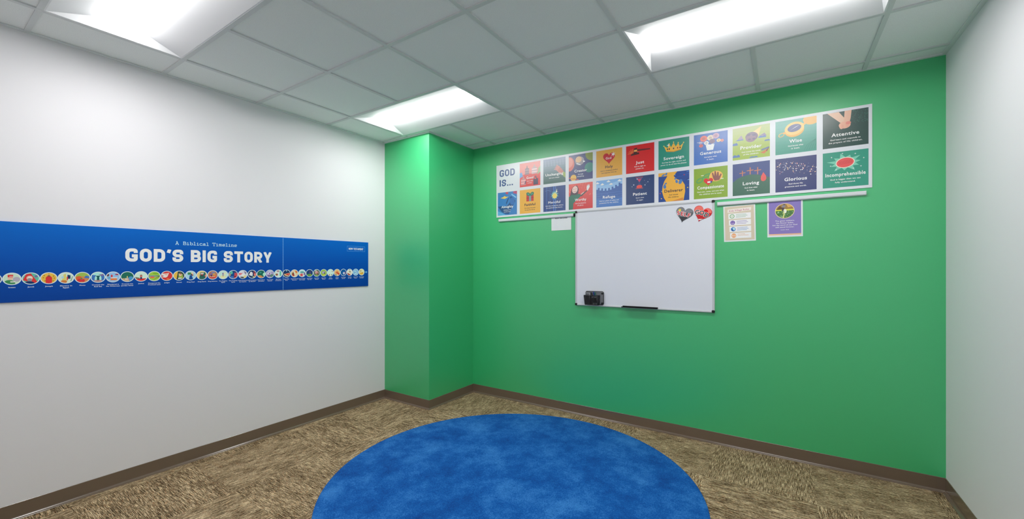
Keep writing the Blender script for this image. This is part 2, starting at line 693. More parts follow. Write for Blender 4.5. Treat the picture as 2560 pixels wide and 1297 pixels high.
def rounded(pts, r, closed=False, n=5):
    """polyline with its inner corners rounded"""
    out = []
    N = len(pts)
    for i, p in enumerate(pts):
        if not closed and i in (0, N - 1):
            out.append(p)
            continue
        a, c = Vector(pts[i - 1]), Vector(pts[(i + 1) % N])
        p = Vector(p)
        da, dc = (a - p), (c - p)
        rr = min(r, da.length * 0.5, dc.length * 0.5)
        s, e = p + da.normalized() * rr, p + dc.normalized() * rr
        perp = abs(da.normalized().dot(dc.normalized())) < 0.02
        for k in range(n + 1):
            t = k / n
            if perp:
                ctr = s + (e - p)
                q = ctr + (s - ctr) * math.cos(t * PI / 2) + (e - ctr) * math.sin(t * PI / 2)
                out.append((q.x, q.y))
                continue
            q = s * (1 - t) ** 2 + p * (2 * t * (1 - t)) + e * t * t
            out.append((q.x, q.y))
    res = []
    for q in out:
        if not res or abs(q[0] - res[-1][0]) + abs(q[1] - res[-1][1]) > 1e-5:
            res.append(q)
    if closed and abs(res[0][0] - res[-1][0]) + abs(res[0][1] - res[-1][1]) < 1e-5:
        res.pop()
    return res


def block_glyph(ch, s, w):
    """centre lines of a heavy square-shouldered capital, height 1"""
    h = s / 2
    l, r, t, bt, mid = h, w - h, 1 - h, h, 0.5
    if ch == 'O':
        return [(rounded([(l, bt), (r, bt), (r, t), (l, t)], 0.3, True), True)], w
    if ch == 'G':
        return [(rounded([(r, 0.66), (r, t), (l, t), (l, bt), (r, bt), (r, 0.36)], 0.3), False), ([(w * 0.52, 0.45 - s * .05), (w, 0.45 - s * .05)], False)], w
    if ch == 'D':
        return [([(l, 0), (l, 1)], False), (rounded([(l, bt), (r, bt), (r, t), (l, t)], 0.34), False)], w
    if ch == 'I':
        return [([(l, 0), (l, 1)], False)], s
    if ch == 'T':
        return [([(0, t), (w, t)], False), ([(w / 2, 0), (w / 2, 1 - s)], False)], w
    if ch == 'Y':
        return [([(w / 2, 0), (w / 2, 0.42)], False), ([(l * 0.75, 1), (w / 2, 0.38)], False), ([(w - l * 0.75, 1), (w / 2, 0.38)], False)], w
    if ch == 'B':
        return [([(l, 0), (l, 1)], False), (rounded([(l, bt), (r, bt), (r, mid), (l, mid)], 0.2), False),
                (rounded([(l, mid), (r - 0.03, mid), (r - 0.03, t), (l, t)], 0.2), False)], w
    if ch == 'R':
        return [([(l, 0), (l, 1)], False), (rounded([(l, 0.44), (r, 0.44), (r, t), (l, t)], 0.24), False),
                ([(w * 0.48, 0.44), (r + 0.01, 0)], False)], w
    if ch == 'S':
        return [(rounded([(r, 0.635), (r, t), (l, t), (l, mid), (r, mid), (r, bt), (l, bt), (l, 0.365)], 0.24), False)], w
    if ch == "'":
        return [([(s * 0.75, 1), (s * 0.35, 0.72)], False)], s
    if ch == '.':
        return [([(0, h), (s, h)], False)], s
    return [], 0.28


def words_of(s, layout, make, draw, name, parent, label):
    """each word becomes a part of its own: layout is (glyphs, x) per character"""
    word, art = '', None
    for ch, item in list(zip(s, layout)) + [(' ', None)]:
        if ch == ' ':
            if art:
                art.build(name, parent, label + ' ' + word)
            word, art = '', None
            continue
        art = art or make()
        word += ch
        draw(art, item)


def block_text(make, s, x0, base, cap, width, sw, lw, col, name, parent, label, gap=0.13):
    run, tot = [], 0.0
    for ch in s:
        g, adv = block_glyph(ch, sw, lw)
        run.append((g, tot))
        tot += adv + gap
    tot -= gap
    sx = width / tot

    def draw(art, item):
        g, off = item
        for pts, closed in g:
            art.y -= art.step * 0.3
            sub = Art(clip=[(-1, 0), (3, 0), (3, 1), (-1, 1)])   # stroke in glyph space, then scale
            stroke(sub, pts, sw, (0, 0, 0), closed)
            out = [art.P((x0 + (v[0] + off) * sx, base + v[2] * cap)) for v in sub.mb.v]
            art.mb.mesh(out, sub.mb.f, art.m(col))
    words_of(s, run, make, draw, name, parent, label)


SLAB = {
    'A': ([[(0.16, 0), (0.5, 1), (0.84, 0)], [(0.28, 0.36), (0.72, 0.36)], [(0, 0), (0.34, 0)], [(0.66, 0), (1, 0)], [(0.25, 1), (0.52, 1)]], 1.0),
    'B': ([[(0.2, 0), (0.2, 1)], rounded([(0.05, 1), (0.8, 1), (0.8, 0.53), (0.2, 0.53)], 0.2), rounded([(0.2, 0.53), (0.9, 0.53), (0.9, 0), (0.05, 0)], 0.22)], 0.95),
    'T': ([[(0.5, 0), (0.5, 1)], [(0.04, 0.72), (0.04, 1), (0.96, 1), (0.96, 0.72)], [(0.28, 0), (0.72, 0)]], 1.0),
    'i': ([[(0.1, 0.66), (0.4, 0.66), (0.4, 0)], [(0.05, 0), (0.75, 0)], [(0.34, 0.88), (0.46, 0.88)]], 0.8),
    'l': ([[(0.1, 1), (0.4, 1), (0.4, 0)], [(0.05, 0), (0.75, 0)]], 0.8),
    'b': ([[(0.05, 1), (0.2, 1), (0.2, 0)], rounded([(0.2, 0.64), (0.88, 0.64), (0.88, 0.02), (0.2, 0.02)], 0.26)], 0.95),
    'c': ([rounded([(0.8, 0.48), (0.8, 0.66), (0.12, 0.66), (0.12, 0), (0.85, 0), (0.85, 0.1)], 0.22)], 0.9),
    'a': ([rounded([(0.12, 0.62), (0.7, 0.66), (0.7, 0), (0.95, 0)], 0.14), rounded([(0.7, 0.38), (0.08, 0.38), (0.08, 0), (0.7, 0.03)], 0.18)], 0.95),
    'm': ([[(0.0, 0.66), (0.14, 0.66), (0.14, 0)], rounded([(0.14, 0.6), (0.5, 0.68), (0.5, 0)], 0.1), rounded([(0.5, 0.6), (0.86, 0.68), (0.86, 0)], 0.1), [(0.02, 0), (0.28, 0)], [(0.4, 0), (0.62, 0)], [(0.76, 0), (1.0, 0)]], 1.02),
    'e': ([rounded([(0.1, 0.34), (0.86, 0.34), (0.86, 0.66), (0.1, 0.66), (0.1, 0), (0.86, 0.02)], 0.22)], 0.95),
    'n': ([[(0.0, 0.66), (0.2, 0.66), (0.2, 0)], rounded([(0.2, 0.58), (0.76, 0.68), (0.76, 0)], 0.16), [(0.02, 0), (0.4, 0)], [(0.58, 0), (0.95, 0)]], 0.95),
    ' ': ([], 0.9),
}


def slab_text(make, s, x0, base, cap, width, wt, col, name, parent, label):
    tot = sum(SLAB[c][1] + 0.12 for c in s) - 0.12
    sx = width / tot
    run, x = [], 0
    for c in s:
        run.append((SLAB[c][0], x))
        x += SLAB[c][1] + 0.12

    def draw(art, item):
        for pts in item[0]:
            art.y -= art.step * 0.3
            stroke(art, [((x0 + (item[1] + px) * sx), base + py * cap) for px, py in pts], wt, col)
    words_of(s, run, make, draw, name, parent, label)


UNIT = [(0, 0), (1, 0), (1, 1), (0, 1)]
WHT = (250, 250, 250)
DRK = (28, 32, 52)


def mixc(a, c, t):
    return tuple(int(round(p + (q - p) * t)) for p, q in zip(a, c))


def grad(art, top, bot, n=10):
    """vertical colour fade of a picture"""
    art.y -= art.step
    for i in range(n):
        art.rect(0, i / n, 1, (i + 1) / n, mixc(bot, top, (i + 0.5) / n), up=False)


# ------------------------------------------------------------------ pictures of the poster boards
def pic_good(a):
    a.rect(0, 0, 1, 1, (212, 52, 48))
    a.poly([(0, .45), (.15, .5), (.35, .55), (.7, .5), (1, .6), (1, 1), (0, 1)], (236, 130, 124))
    a.poly([(0, .38), (.16, .45), (.1, .62), (0, .6)], (96, 150, 206))
    a.poly([(.86, .45), (1, .55), (1, .8), (.9, .7)], (150, 176, 130))
    for cx, cy, w, c in ((.36, .62, .2, (150, 120, 130)), (.72, .62, .26, (225, 190, 190)), (.18, .2, .24, (232, 160, 160)), (.78, .16, .22, (48, 40, 78))):
        a.rect(cx - w / 2, cy - .12, cx + w / 2, cy + .14, c)
        a.poly([(cx - w / 4, cy + .14), (cx + w / 4, cy + .14), (cx, cy + .28)], mixc(c, (80, 50, 60), .3))
        for k in (-.3, .05, .4):
            a.line([(cx - w / 2, cy + k * .3), (cx + w / 2, cy + k * .3)], .02, mixc(c, (60, 30, 70), .5))
    a.line([(.26, .12), (.3, .24)], .04, (60, 40, 90))
    a.ell(.76, .30, .035, .035, (220, 60, 60))


def pic_unchanging(a):
    grad(a, (122, 140, 172), (44, 92, 82))
    a.poly([(.56, .62), (.66, .70), (.80, .58), (.95, .38), (.86, .28), (.70, .40), (.6, .5)], (196, 120, 110))
    for k in range(4):
        a.line([(.50 + k * .03, .56 + k * .05), (.66 + k * .03, .50 + k * .04)], .035, (206, 134, 122))
    a.poly([(.84, .36), (.92, .42), (1, .36), (1, .16), (.9, .24)], (150, 168, 84))
    for k in range(7):
        a.line([(.1 + k * .13, .95), (.12 + k * .13, .7)], .01, (150, 165, 190))


def pic_creator(a):
    a.rect(0, 0, 1, 1, (38, 56, 116))
    a.ell(.02, .66, .22, .28, (214, 96, 84)); a.ell(.0, .72, .18, .2, (226, 128, 112))
    a.ell(.46, .74, .19, .17, (150, 140, 150)); a.ell(.42, .80, .13, .12, (222, 180, 130))
    a.poly([(.6, .74), (.70, .70), (.62, .66)], (232, 236, 240)); a.line([(.34, .66), (.5, .58)], .03, (220, 226, 236))
    a.ell(1.0, .95, .3, .26, (128, 142, 56)); a.ell(.86, .44, .19, .19, (52, 132, 122))
    a.line([(0, .12), (.42, .02)], .03, (204, 90, 80))
    a.ell(.2, .11, .125, .125, (232, 180, 76)); a.line([(.09, .08), (.32, .05)], .03, (204, 110, 66))


def pic_holy(a):
    a.rect(0, 0, 1, 1, (220, 162, 60))
    a.poly(heart_pts(.5, .66, .46, .42), (196, 20, 38))
    a.poly(star_pts(.66, .80, .10, .03, 6), (246, 240, 230))
    a.text('God', .48, .64, .085, (240, 214, 210))


def pic_just(a):
    a.rect(0, 0, 1, 1, (206, 8, 16))
    for k in range(9):
        t = R(20 + k * 20)
        a.line([(.26 + .05 * math.cos(t), .72 + .03 * math.sin(t)), (.26 + .2 * math.cos(t), .70 + .17 * math.sin(t))], .012, (232, 140, 60))
    a.poly([(.16, .63), (.48, .66), (.46, .72), (.2, .70)], (66, 24, 26))
    a.poly([(.27, .70), (.40, .72), (.40, .90), (.29, .88)], (70, 26, 26))
    a.rect(.29, .76, .40, .83, (224, 160, 84))
    a.poly([(.40, .77), (.86, .77), (.86, .81), (.40, .84)], (96, 24, 28))


def pic_sovereign(a):
    a.rect(0, 0, 1, 1, (24, 136, 116))
    g = (230, 176, 62)
    a.poly([(.26, .60), (.18, .80), (.30, .72), (.36, .84), (.42, .73), (.50, .88), (.57, .73), (.65, .84), (.70, .72), (.82, .82), (.74, .60), (.5, .565)], g)
    for x, y in ((.18, .80), (.36, .85), (.50, .89), (.65, .85), (.82, .83)):
        a.ell(x, y, .02, .02, (240, 200, 100), n=10)
    a.line([(.27, .605), (.5, .57), (.73, .61)], .03, (206, 140, 40))
    for x, c in ((.36, (70, 40, 80)), (.5, (40, 60, 90)), (.63, (150, 40, 50)), (.30, (40, 70, 60)), (.71, (60, 50, 40))):
        a.ell(x, .675, .022, .03, c, n=10)
    a.poly(star_pts(.33, .81, .06, .018, 4), WHT)


def pic_generous(a):
    a.rect(0, 0, 1, 1, (52, 106, 184))
    a.poly([(.36, .62), (.62, .62), (.58, .44), (.40, .44)], (226, 230, 236)); a.poly([(.34, .66), (.48, .58), (.64, .66), (.50, .62)], (244, 244, 246))
    for x, y, r, c in ((.30, .84, .11, (226, 110, 96)), (.5, .84, .10, (222, 206, 176)), (.66, .88, .10, (190, 150, 176)), (.38, .69, .07, (226, 226, 220)), (.55, .72, .09, (120, 104, 132)), (.74, .72, .06, (238, 206, 140)), (.84, .70, .05, (222, 130, 110)), (.22, .62, .06, (214, 96, 92)), (.2, .72, .05, (150, 160, 200))):
        a.ell(x, y, r, r * .9, c, n=14); a.ell(x, y, r * .5, r * .45, mixc(c, (120, 90, 110), .35), n=12)
    a.line([(.1, .74), (.34, .70)], .014, (210, 205, 214))


def pic_provider(a):
    grad(a, (176, 190, 128), (150, 176, 52))
    a.poly([(.5, .78), (.78, .96), (.7, .66)], (226, 196, 130))
    a.ell(.52, .68, .17, .14, (112, 94, 122)); a.ell(.50, .62, .14, .11, (134, 108, 128))
    a.poly([(.1, .60), (.24, .76), (.3, .62)], (150, 140, 160)); a.poly([(.72, .66), (.86, .74), (.92, .64)], (126, 116, 150))
    for x0, x1, y0, y1 in ((.0, .14, .46, .55), (.10, .30, .60, .63), (.70, .90, .60, .66), (.86, 1, .48, .53), (.0, .2, .08, .17), (.46, .68, .02, .06)):
        m = (y0 + y1) / 2
        a.poly([(x0, y0), (x1, y0), (x1, m), (x1 - .04, y1), (x1 - .09, m + .01), (x0 + .05, y1), (x0, m)], (74, 112, 176))
    for x, y, r in ((.44, .74, .05), (.58, .72, .05), (.46, .60, .04), (.58, .60, .045)):
        a.ell(x, y, r, r * .7, (96, 82, 116), n=12)
    a.poly([(.75, .14), (.86, .10), (.97, .24), (.84, .18)], (196, 110, 60)); a.line([(.78, .22), (.98, .28)], .05, (96, 110, 150))
    a.poly([(.9, .2), (.98, .27), (.92, .15)], (140, 40, 50))


def pic_wise(a):
    grad(a, (100, 170, 160), (54, 146, 126))
    g = (226, 170, 76)
    a.ell(.88, .93, .20, .16, g); a.line([(.66, .78), (.76, .86)], .06, g)
    a.ell(.47, .68, .24, .20, g, rot=.2); a.ell(.47, .73, .24, .19, (238, 192, 106), rot=.2); a.ell(.47, .74, .17, .11, (74, 84, 134), rot=.2)
    a.poly([(.36, .68), (.50, .77), (.60, .81), (.45, .73)], (226, 230, 240))
    a.line(ell_pts(.15, .58, .07, .05, 16, 0, .5), .018, g, True); a.ell(.225, .63, .035, .03, g)
    for k in range(5):
        a.line([(.7 + .06 * k, .04), (.78 + .05 * k, .2), (.98, .34)], .008, (40, 126, 108))


def pic_attentive(a):
    a.rect(0, 0, 1, 1, (14, 62, 56))
    rr = random.Random(4)
    a.y -= a.step
    for k in range(150):
        x, y = .58 + .44 * rr.random(), .62 + .40 * rr.random()
        if x + y > 1.34:
            a.ell(x, y, .006, .006, (60, 130, 116), n=5, up=0.12)
    sk = (230, 168, 142)
    a.poly([(.10, 1.0), (.36, .995), (.50, .78), (.52, .68), (.42, .66)], (238, 186, 160))
    a.poly([(.49, 1.0), (.64, 1.0), (.62, .78), (.60, .68), (.47, .72)], (234, 176, 150))
    a.ell(.49, .61, .13, .10, sk)
    for k in range(4):
        a.ell(.41 + k * .045, .56 + .01 * k, .035, .06, mixc(sk, (210, 120, 110), .2 * (k % 2)), n=12, rot=.3)
    a.ell(.57, .655, .06, .045, (222, 130, 116), n=12)


def pic_almighty(a):
    a.rect(0, 0, 1, 1, (56, 120, 184))
    a.poly([(.4, .84), (.52, .86), (.56, 1), (.42, 1)], (190, 60, 84)); a.poly([(.8, .92), (1, .86), (1, 1), (.82, 1)], (180, 70, 110))
    a.poly([(0, .4), (.2, .16), (.32, .1), (.42, .06), (.58, .04), (.92, .58), (.82, .72), (.7, .8), (.55, .74), (.4, .45), (.12, .4)], (22, 70, 128))
    a.ell(.34, .66, .32, .28, (46, 118, 186)); a.poly([(.45, .44), (.62, .78), (.52, .7), (.44, .54)], (18, 62, 118))
    a.ell(.76, .58, .12, .16, (50, 104, 172)); a.line([(.72, .88), (.96, .72)], .05, (130, 186, 222))
    a.poly([(0, .2), (.25, .1), (.42, .0), (0, 0)], (90, 164, 212))
    a.poly([(.14, .76), (.3, .80), (.36, .84), (.44, .79), (.58, .80), (.44, .73), (.36, .71), (.28, .73)], (236, 190, 84))


def pic_faithful(a):
    a.rect(0, 0, 1, 1, (226, 168, 62))
    a.rect(.33, .50, .68, .78, (190, 44, 38)); a.rect(.33, .62, .68, .66, (160, 30, 34)); a.rect(.46, .50, .56, .80, (120, 150, 150))
    for s in (-1, 1):
        a.ell(.51 + s * .09, .80, .10, .07, (20, 110, 92), rot=s * .5); a.ell(.51 + s * .09, .80, .05, .03, (90, 150, 120), rot=s * .5)
    a.ell(.51, .76, .04, .04, (30, 120, 100))


def pic_merciful(a):
    a.rect(0, 0, 1, 1, (26, 62, 124))
    for x, w, c in ((.14, .02, (60, 106, 176)), (.3, .015, (46, 92, 160)), (.46, .04, (54, 110, 190)), (.55, .02, (90, 140, 206)), (.8, .012, (44, 86, 150)), (.88, .03, (36, 76, 142))):
        a.rect(x, 0, x + w, 1, c)
    a.line([(.08, .84), (.2, .86), (.34, .82)], .01, (90, 130, 190))
    a.poly(star_pts(.52, .64, .20, .10, 10), (60, 160, 170)); a.poly(star_pts(.52, .64, .15, .09, 9, .4), (180, 206, 170))
    a.ell(.52, .61, .10, .10, (240, 204, 96)); a.poly([(.56, .74), (.62, .90), (.63, .76), (.7, .76)], (222, 226, 190))


def pic_worthy(a):
    grad(a, (222, 88, 78), (204, 32, 40))
    rr = random.Random(9)
    a.y -= a.step
    for k in range(40):
        a.ell(rr.random(), .5 + .5 * rr.random(), .012, .014, (236, 150, 120), n=6, up=0.12)
    a.poly([(.04, .5), (.12, .80), (.2, .9), (.36, .92), (.42, .78), (.40, .56), (.24, .48)], (64, 40, 58))
    a.ell(.26, .77, .115, .14, (236, 196, 186), rot=-.3); a.line([(.2, .70), (.26, .685), (.32, .71)], .014, (120, 50, 60))
    a.ell(.22, .79, .014, .012, (60, 40, 50), n=8); a.ell(.31, .80, .014, .012, (60, 40, 50), n=8); a.line([(.27, .78), (.275, .74)], .01, (190, 130, 120))
    a.poly([(0, .0), (.18, 0), (.2, .24), (.32, .34), (.52, .50), (.46, .60), (.30, .56), (.14, .58), (0, .5)], (20, 104, 84))
    a.poly([(.48, .52), (.76, .70), (.79, .68), (.54, .48)], (70, 66, 70)); a.line([(.52, .56), (.64, .64)], .03, (230, 190, 180))
    a.poly([(.76, .70), (.80, .68), (.88, .82), (.86, .93), (.83, .86), (.82, .94), (.79, .86), (.77, .90), (.75, .80)], (242, 232, 230))


def pic_refuge(a):
    a.rect(0, 0, 1, 1, (56, 112, 184))
    a.rect(0, .46, 1, 1, (142, 186, 226))
    a.poly([(0, .86), (.3, .80), (.62, .86), (1, .95), (1, 1), (0, 1)], (112, 166, 218))
    pts = []
    n = 15
    for k in range(n):
        x0, x1 = k / n, (k + 1) / n
        y = .60 + .12 * ((k + .5) / n - .42) ** 2 * 4 + (.06 if x0 > .45 else 0) * (x0 - .45) * 2
        h = .085 if k % 2 else 0.0
        pts += [(x0, y + h), (x1, y + h)]
    a.poly([(0, .3)] + pts + [(1, .3)], (44, 92, 164))
    for k in range(6):
        a.line([(0, .50 - k * .085), (1, .52 - k * .085)], .006, (92, 144, 206))
    for k in range(14):
        x = (k * .37) % 1
        a.line([(x, .44 - (k % 6) * .085), (x, .50 - (k % 6) * .085)], .006, (84, 136, 200))
    for x, y in ((.05, .90), (.24, .84), (.48, .93), (.58, .82), (.9, .92)):
        a.ell(x, y, .075, .022, (230, 238, 246), n=12); a.ell(x, y + .02, .035, .03, (230, 238, 246), n=10)


def pic_patient(a):
    a.rect(0, 0, 1, 1, (16, 52, 106))
    a.poly([(.36, .95), (.60, .95), (.50, .76), (.60, .58), (.36, .58), (.46, .76)], (56, 70, 124))
    a.poly([(.40, .90), (.56, .90), (.48, .78)], (196, 60, 96)); a.ell(.48, .62, .10, .06, (226, 74, 66))
    a.rect(.35, .94, .61, .965, (150, 60, 70)); a.rect(.35, .545, .61, .575, (170, 70, 76))
    for x, y, r in ((.28, .70, .03), (.22, .64, .018), (.68, .66, .026), (.78, .76, .022), (.66, .82, .012), (.40, .90, .028), (.84, .84, .01), (.72, .72, .01)):
        a.poly(star_pts(x, y, r, r * .45, 4), (206, 214, 226))


def pic_deliverer(a):
    a.rect(0, 0, 1, 1, (14, 62, 138))
    rr = random.Random(2)
    for k in range(26):
        x, y = rr.random() * .95, rr.random()
        c = rr.choice(((70, 140, 206), (150, 196, 230), (20, 84, 170), (8, 40, 104)))
        a.line([(x, y), (x + .08, y + .02), (x + .16, y)], .014, c)
    for x, y, c in ((.06, .3, (206, 60, 76)), (.84, .86, (190, 50, 76)), (.95, .42, (222, 200, 80)), (.1, .12, (226, 176, 70))):
        a.ell(x, y, .02, .02, c, n=8)
    g = (234, 170, 56)
    a.poly([(0, .88), (.3, .88), (.20, .72), (.14, .55), (.12, .36), (.18, .14), (.26, 0), (.82, 0), (.87, .3), (.86, .52), (.78, .66), (.60, .74), (.5, .86), (.62, 1), (0, 1)], g)
    a.poly([(.42, .0), (.82, .0), (.80, .10)], (206, 130, 50))
    for x, y, rx, ry, ro in ((.16, .92, .06, .03, .5), (.26, .95, .05, .03, 1.1), (.72, .64, .055, .085, -.4), (.60, .66, .04, .06, .3), (.56, .76, .04, .03, .5), (.21, .52, .05, .07, .2), (.24, .62, .05, .025, .5)):
        a.ell(x, y, rx, ry, (66, 118, 178), rot=ro)


def pic_compassionate(a):
    a.rect(0, 0, 1, 1, (128, 160, 36))
    a.ell(.66, .70, .20, .17, (232, 178, 84))
    a.poly([(.62, .55), (.76, .56), (.80, .66), (.83, .74), (.80, .77), (.75, .68), (.74, .82), (.70, .83), (.68, .70), (.66, .86), (.62, .86), (.61, .70), (.58, .82), (.54, .81), (.57, .66)], (132, 76, 70))
    a.line(ell_pts(.18, .60, .10, .06, 16, 0, .5), .03, (70, 150, 90), True)
    a.line([(.25, .66), (.36, .78), (.48, .80), (.44, .70), (.30, .68)], .03, (70, 150, 90))
    a.poly(heart_pts(.44, .53, .28, .25), (206, 24, 32)); a.rect(.41, .50, .50, .55, (236, 236, 240)); a.poly([(.50, .48), (.55, .51), (.54, .56), (.50, .56)], (40, 70, 140))
    for x, y in ((.26, .76), (.84, .60)):
        a.rect(x - .04, y - .012, x + .04, y + .012, (220, 226, 200))


def pic_loving(a):
    a.rect(0, 0, 1, 1, (36, 62, 124))
    a.poly([(0, 0), (1, 0), (1, .48), (.86, .54), (.7, .60), (.5, .63), (.3, .60), (.14, .54), (0, .42)], (34, 92, 72))
    rr = random.Random(5)
    a.y -= a.step
    for k in range(60):
        x, y = rr.random(), .56 * rr.random()
        a.ell(x, y, .01, .008, (46, 106, 80), n=5, up=0.12)
    c = (190, 112, 70)
    for x, y, h, w in ((.27, .60, .17, .16), (.48, .63, .22, .18), (.68, .61, .22, .18)):
        a.line([(x, y), (x, y + h)], .024, c); a.line([(x - w / 2, y + h * .55), (x + w / 2, y + h * .6)], .024, c)
    a.poly([(.83, .66), (.90, .54), (.91, .46), (.88, .40), (.83, .38), (.78, .40), (.76, .46), (.77, .54)], (212, 70, 66))


def pic_glorious(a):
    a.rect(0, 0, 1, 1, (26, 42, 106))
    rr = random.Random(11)
    for k in range(120):
        x = rr.random()
        y = .88 - .30 * x + rr.gauss(0, .085) - (.1 if x < .2 else 0)
        if y > .44:
            r = rr.choice((.006, .008, .009, .013, .018))
            a.poly(star_pts(x, y, r, r * .6, 4), rr.choice(((236, 236, 240), (226, 200, 160), (160, 170, 206), (226, 160, 150))), 0.12)


def pic_incomprehensible(a):
    a.rect(0, 0, 1, 1, (20, 142, 118))
    pts = []
    n = 11
    for k in range(2 * n):
        t = PI * k / n + .1
        r = (1.0 if (k // 2) % 2 else .8) if k % 2 == 0 else .55
        pts.append((.5 + .42 * r * math.cos(t), .68 + .27 * r * math.sin(t)))
    a.poly(pts, (116, 196, 170))
    a.ell(.5, .68, .21, .15, (244, 214, 196), rot=.12); a.ell(.5, .68, .19, .13, (222, 72, 72), rot=.12)
    for k in range(9):
        x = .36 + k * .033
        a.line([(x, .62 + .004 * k), (x + .02, .68), (x - .01, .72 + .004 * k)], .009, (190, 44, 54))
    for x, y in ((.18, .62), (.2, .86), (.72, .9), (.9, .76), (.84, .54), (.68, .5), (.3, .5), (.44, .94)):
        a.poly(star_pts(x, y, .025, .008, 4), (220, 240, 232))


# name: picture, title width, title colour, cap height, lines, label of the panel
CARDS = {
    (1, 0): ('Good', pic_good, .34, WHT, ["God is what", "is best."], 'red picture panel with little houses reading Good'),
    (2, 0): ('Unchanging', pic_unchanging, .80, WHT, ["God never changes."], 'grey green picture panel with a reaching hand reading Unchanging'),
    (3, 0): ('Creator', pic_creator, .52, WHT, ["God made", "everything."], 'navy picture panel with planets reading Creator'),
    (4, 0): ('Holy', pic_holy, .29, DRK, ["God is completely perfect", "and separate from sin."], 'gold picture panel with a red heart reading Holy'),
    (5, 0): ('Just', pic_just, .30, WHT, ["God is right to", "punish sin."], 'bright red picture panel with a gavel reading Just'),
    (6, 0): ('Sovereign', pic_sovereign, .66, WHT, ["God has the right, wisdom and", "power to do all that He pleases."], 'teal picture panel with a gold crown reading Sovereign'),
    (7, 0): ('Generous', pic_generous, .63, WHT, ["God gives what", "is best."], 'blue picture panel with an overflowing box reading Generous'),
    (8, 0): ('Provider', pic_provider, .57, WHT, ["God meets the needs", "of His children."], 'lime green picture panel with ravens reading Provider'),
    (9, 0): ('Wise', pic_wise, .31, WHT, ["God knows what", "is best."], 'pale teal picture panel with a brass compass reading Wise'),
    (10, 0): ('Attentive', pic_attentive, .61, WHT, ["God hears and responds to", "the prayers of His children."], 'dark green picture panel with clasped hands reading Attentive'),
    (0, 1): ('Almighty', pic_almighty, .62, WHT, ["Nothing is too", "hard for God."], 'blue picture panel with a giant shape reading Almighty'),
    (1, 1): ('Faithful', pic_faithful, .52, DRK, ["God always does what", "He says He will do."], 'gold picture panel with a red gift box reading Faithful'),
    (2, 1): ('Merciful', pic_merciful, .55, WHT, ["God does not give His children", "the punishment they deserve."], 'navy picture panel with a yellow sunburst reading Merciful'),
    (3, 1): ('Worthy', pic_worthy, .48, WHT, ["Only God deserves", "all glory."], 'red picture panel with a person raising a hand reading Worthy'),
    (4, 1): ('Refuge', pic_refuge, .48, WHT, ["God is a place of safety and", "protection for His children."], 'light blue picture panel with battlements reading Refuge'),
    (5, 1): ('Patient', pic_patient, .49, WHT, ["God is slow", "to anger."], 'navy picture panel with an hourglass reading Patient'),
    (6, 1): ('Deliverer', pic_deliverer, .60, DRK, ["God rescues", "His children."], 'gold and blue picture panel with parted sea reading Deliverer'),
    (7, 1): ('Compassionate', pic_compassionate, .79, WHT, ["God sees, cares, and acts when", "His children are in need."], 'olive green picture panel with a heart and hand reading Compassionate'),
    (8, 1): ('Loving', pic_loving, .44, WHT, ["God does what", "is best."], 'navy and green picture panel with three crosses reading Loving'),
    (9, 1): ('Glorious', pic_glorious, .55, WHT, ["God shows His", "greatness and worth."], 'navy picture panel scattered with stars reading Glorious'),
    (10, 1): ('Incomprehensible', pic_incomprehensible, .88, WHT, ["God is bigger than we can", "fully understand."], 'teal picture panel with a red brain reading Incomprehensible'),
}
PX0, PITCH, PS = 0.633, 0.2803, 0.2455             # first column, pitch and side of the pictures
PZ = (2.232, 1.956)                                # bottoms of the two rows
BOARD_T = 0.005
M_BOARD = flat((228, 231, 238), 0.30, 0.0, 1.0)


def poster_board(x0, x1, cols, label):
    root = thing('poster_board', label, 'poster board', (x0, YB - 0.0005, 1.9376))
    b = MB()
    b.box(0, x1 - x0, -BOARD_T, 0, 0, 2.497 - 1.9376, M_BOARD)
    b.build('board', root)
    for (c, r), (name, pic, tw, tcol, lines, plabel) in CARDS.items():
        if c not in cols:
            continue
        ox, oz = PX0 + c * PITCH - x0, PZ[r] - 1.9376
        a = Art(ox, oz, PS, -BOARD_T, UNIT, gloss=0.30, spec=1.0, k=1.18)
        pic(a)
        panel = a.build('picture_panel', root, plabel)
        t = Art(ox, oz, PS, a.y, None, gloss=0.30, spec=1.0)
        t.text(name, .5, .315, .098, tcol, width=tw, off=0.022)
        zz = (.205, .125) if len(lines) == 2 else (.205,)
        for s, z in zip(lines, zz):
            t.text(s, .5, z, .040, tcol, width=len(s) * .0265, off=0.02)
        t.build('lettering', panel)
    if 0 in cols:
        mk = lambda: Art(0, 0, 1, -BOARD_T, None, gloss=0.3, spec=1.0)
        nv = (36, 66, 128)
        block_text(mk, 'GOD', 0.656 - x0, 2.370 - 1.9376, 0.073, 0.195, 0.19, 0.66, nv, 'title_word', root, 'navy capital letters reading', gap=.14)
        block_text(mk, 'IS...', 0.656 - x0, 2.267 - 1.9376, 0.070, 0.172, 0.19, 0.62, nv, 'title_word', root, 'navy capital letters reading', gap=.14)
    return root


poster_board(0.615, 2.2865, range(0, 6), 'left white poster board of square pictures headed GOD IS on the green wall')
poster_board(2.2872, 3.700, range(6, 11), 'right white poster board of square pictures from Sovereign to Incomprehensible')


# ------------------------------------------------------------------ blue timeline banner on the left wall
Y0B, Y1B, Z0B, Z1B = -3.42, -0.761, 1.209, 1.656
BT = 0.008
banner = thing('timeline_banner', "long blue banner reading GOD'S BIG STORY on the white wall", 'banner', (XL + 0.0005, Y0B, Z0B), (0, 0, PI / 2))
b = MB()
b.box(0, Y1B - Y0B, -BT, 0, 0, Z1B - Z0B, banner_material())
b.build('board', banner)


def banner_art():
    return Art(-Y0B, -Z0B, 1.0, -BT, None, gloss=0.5, spec=0.2)


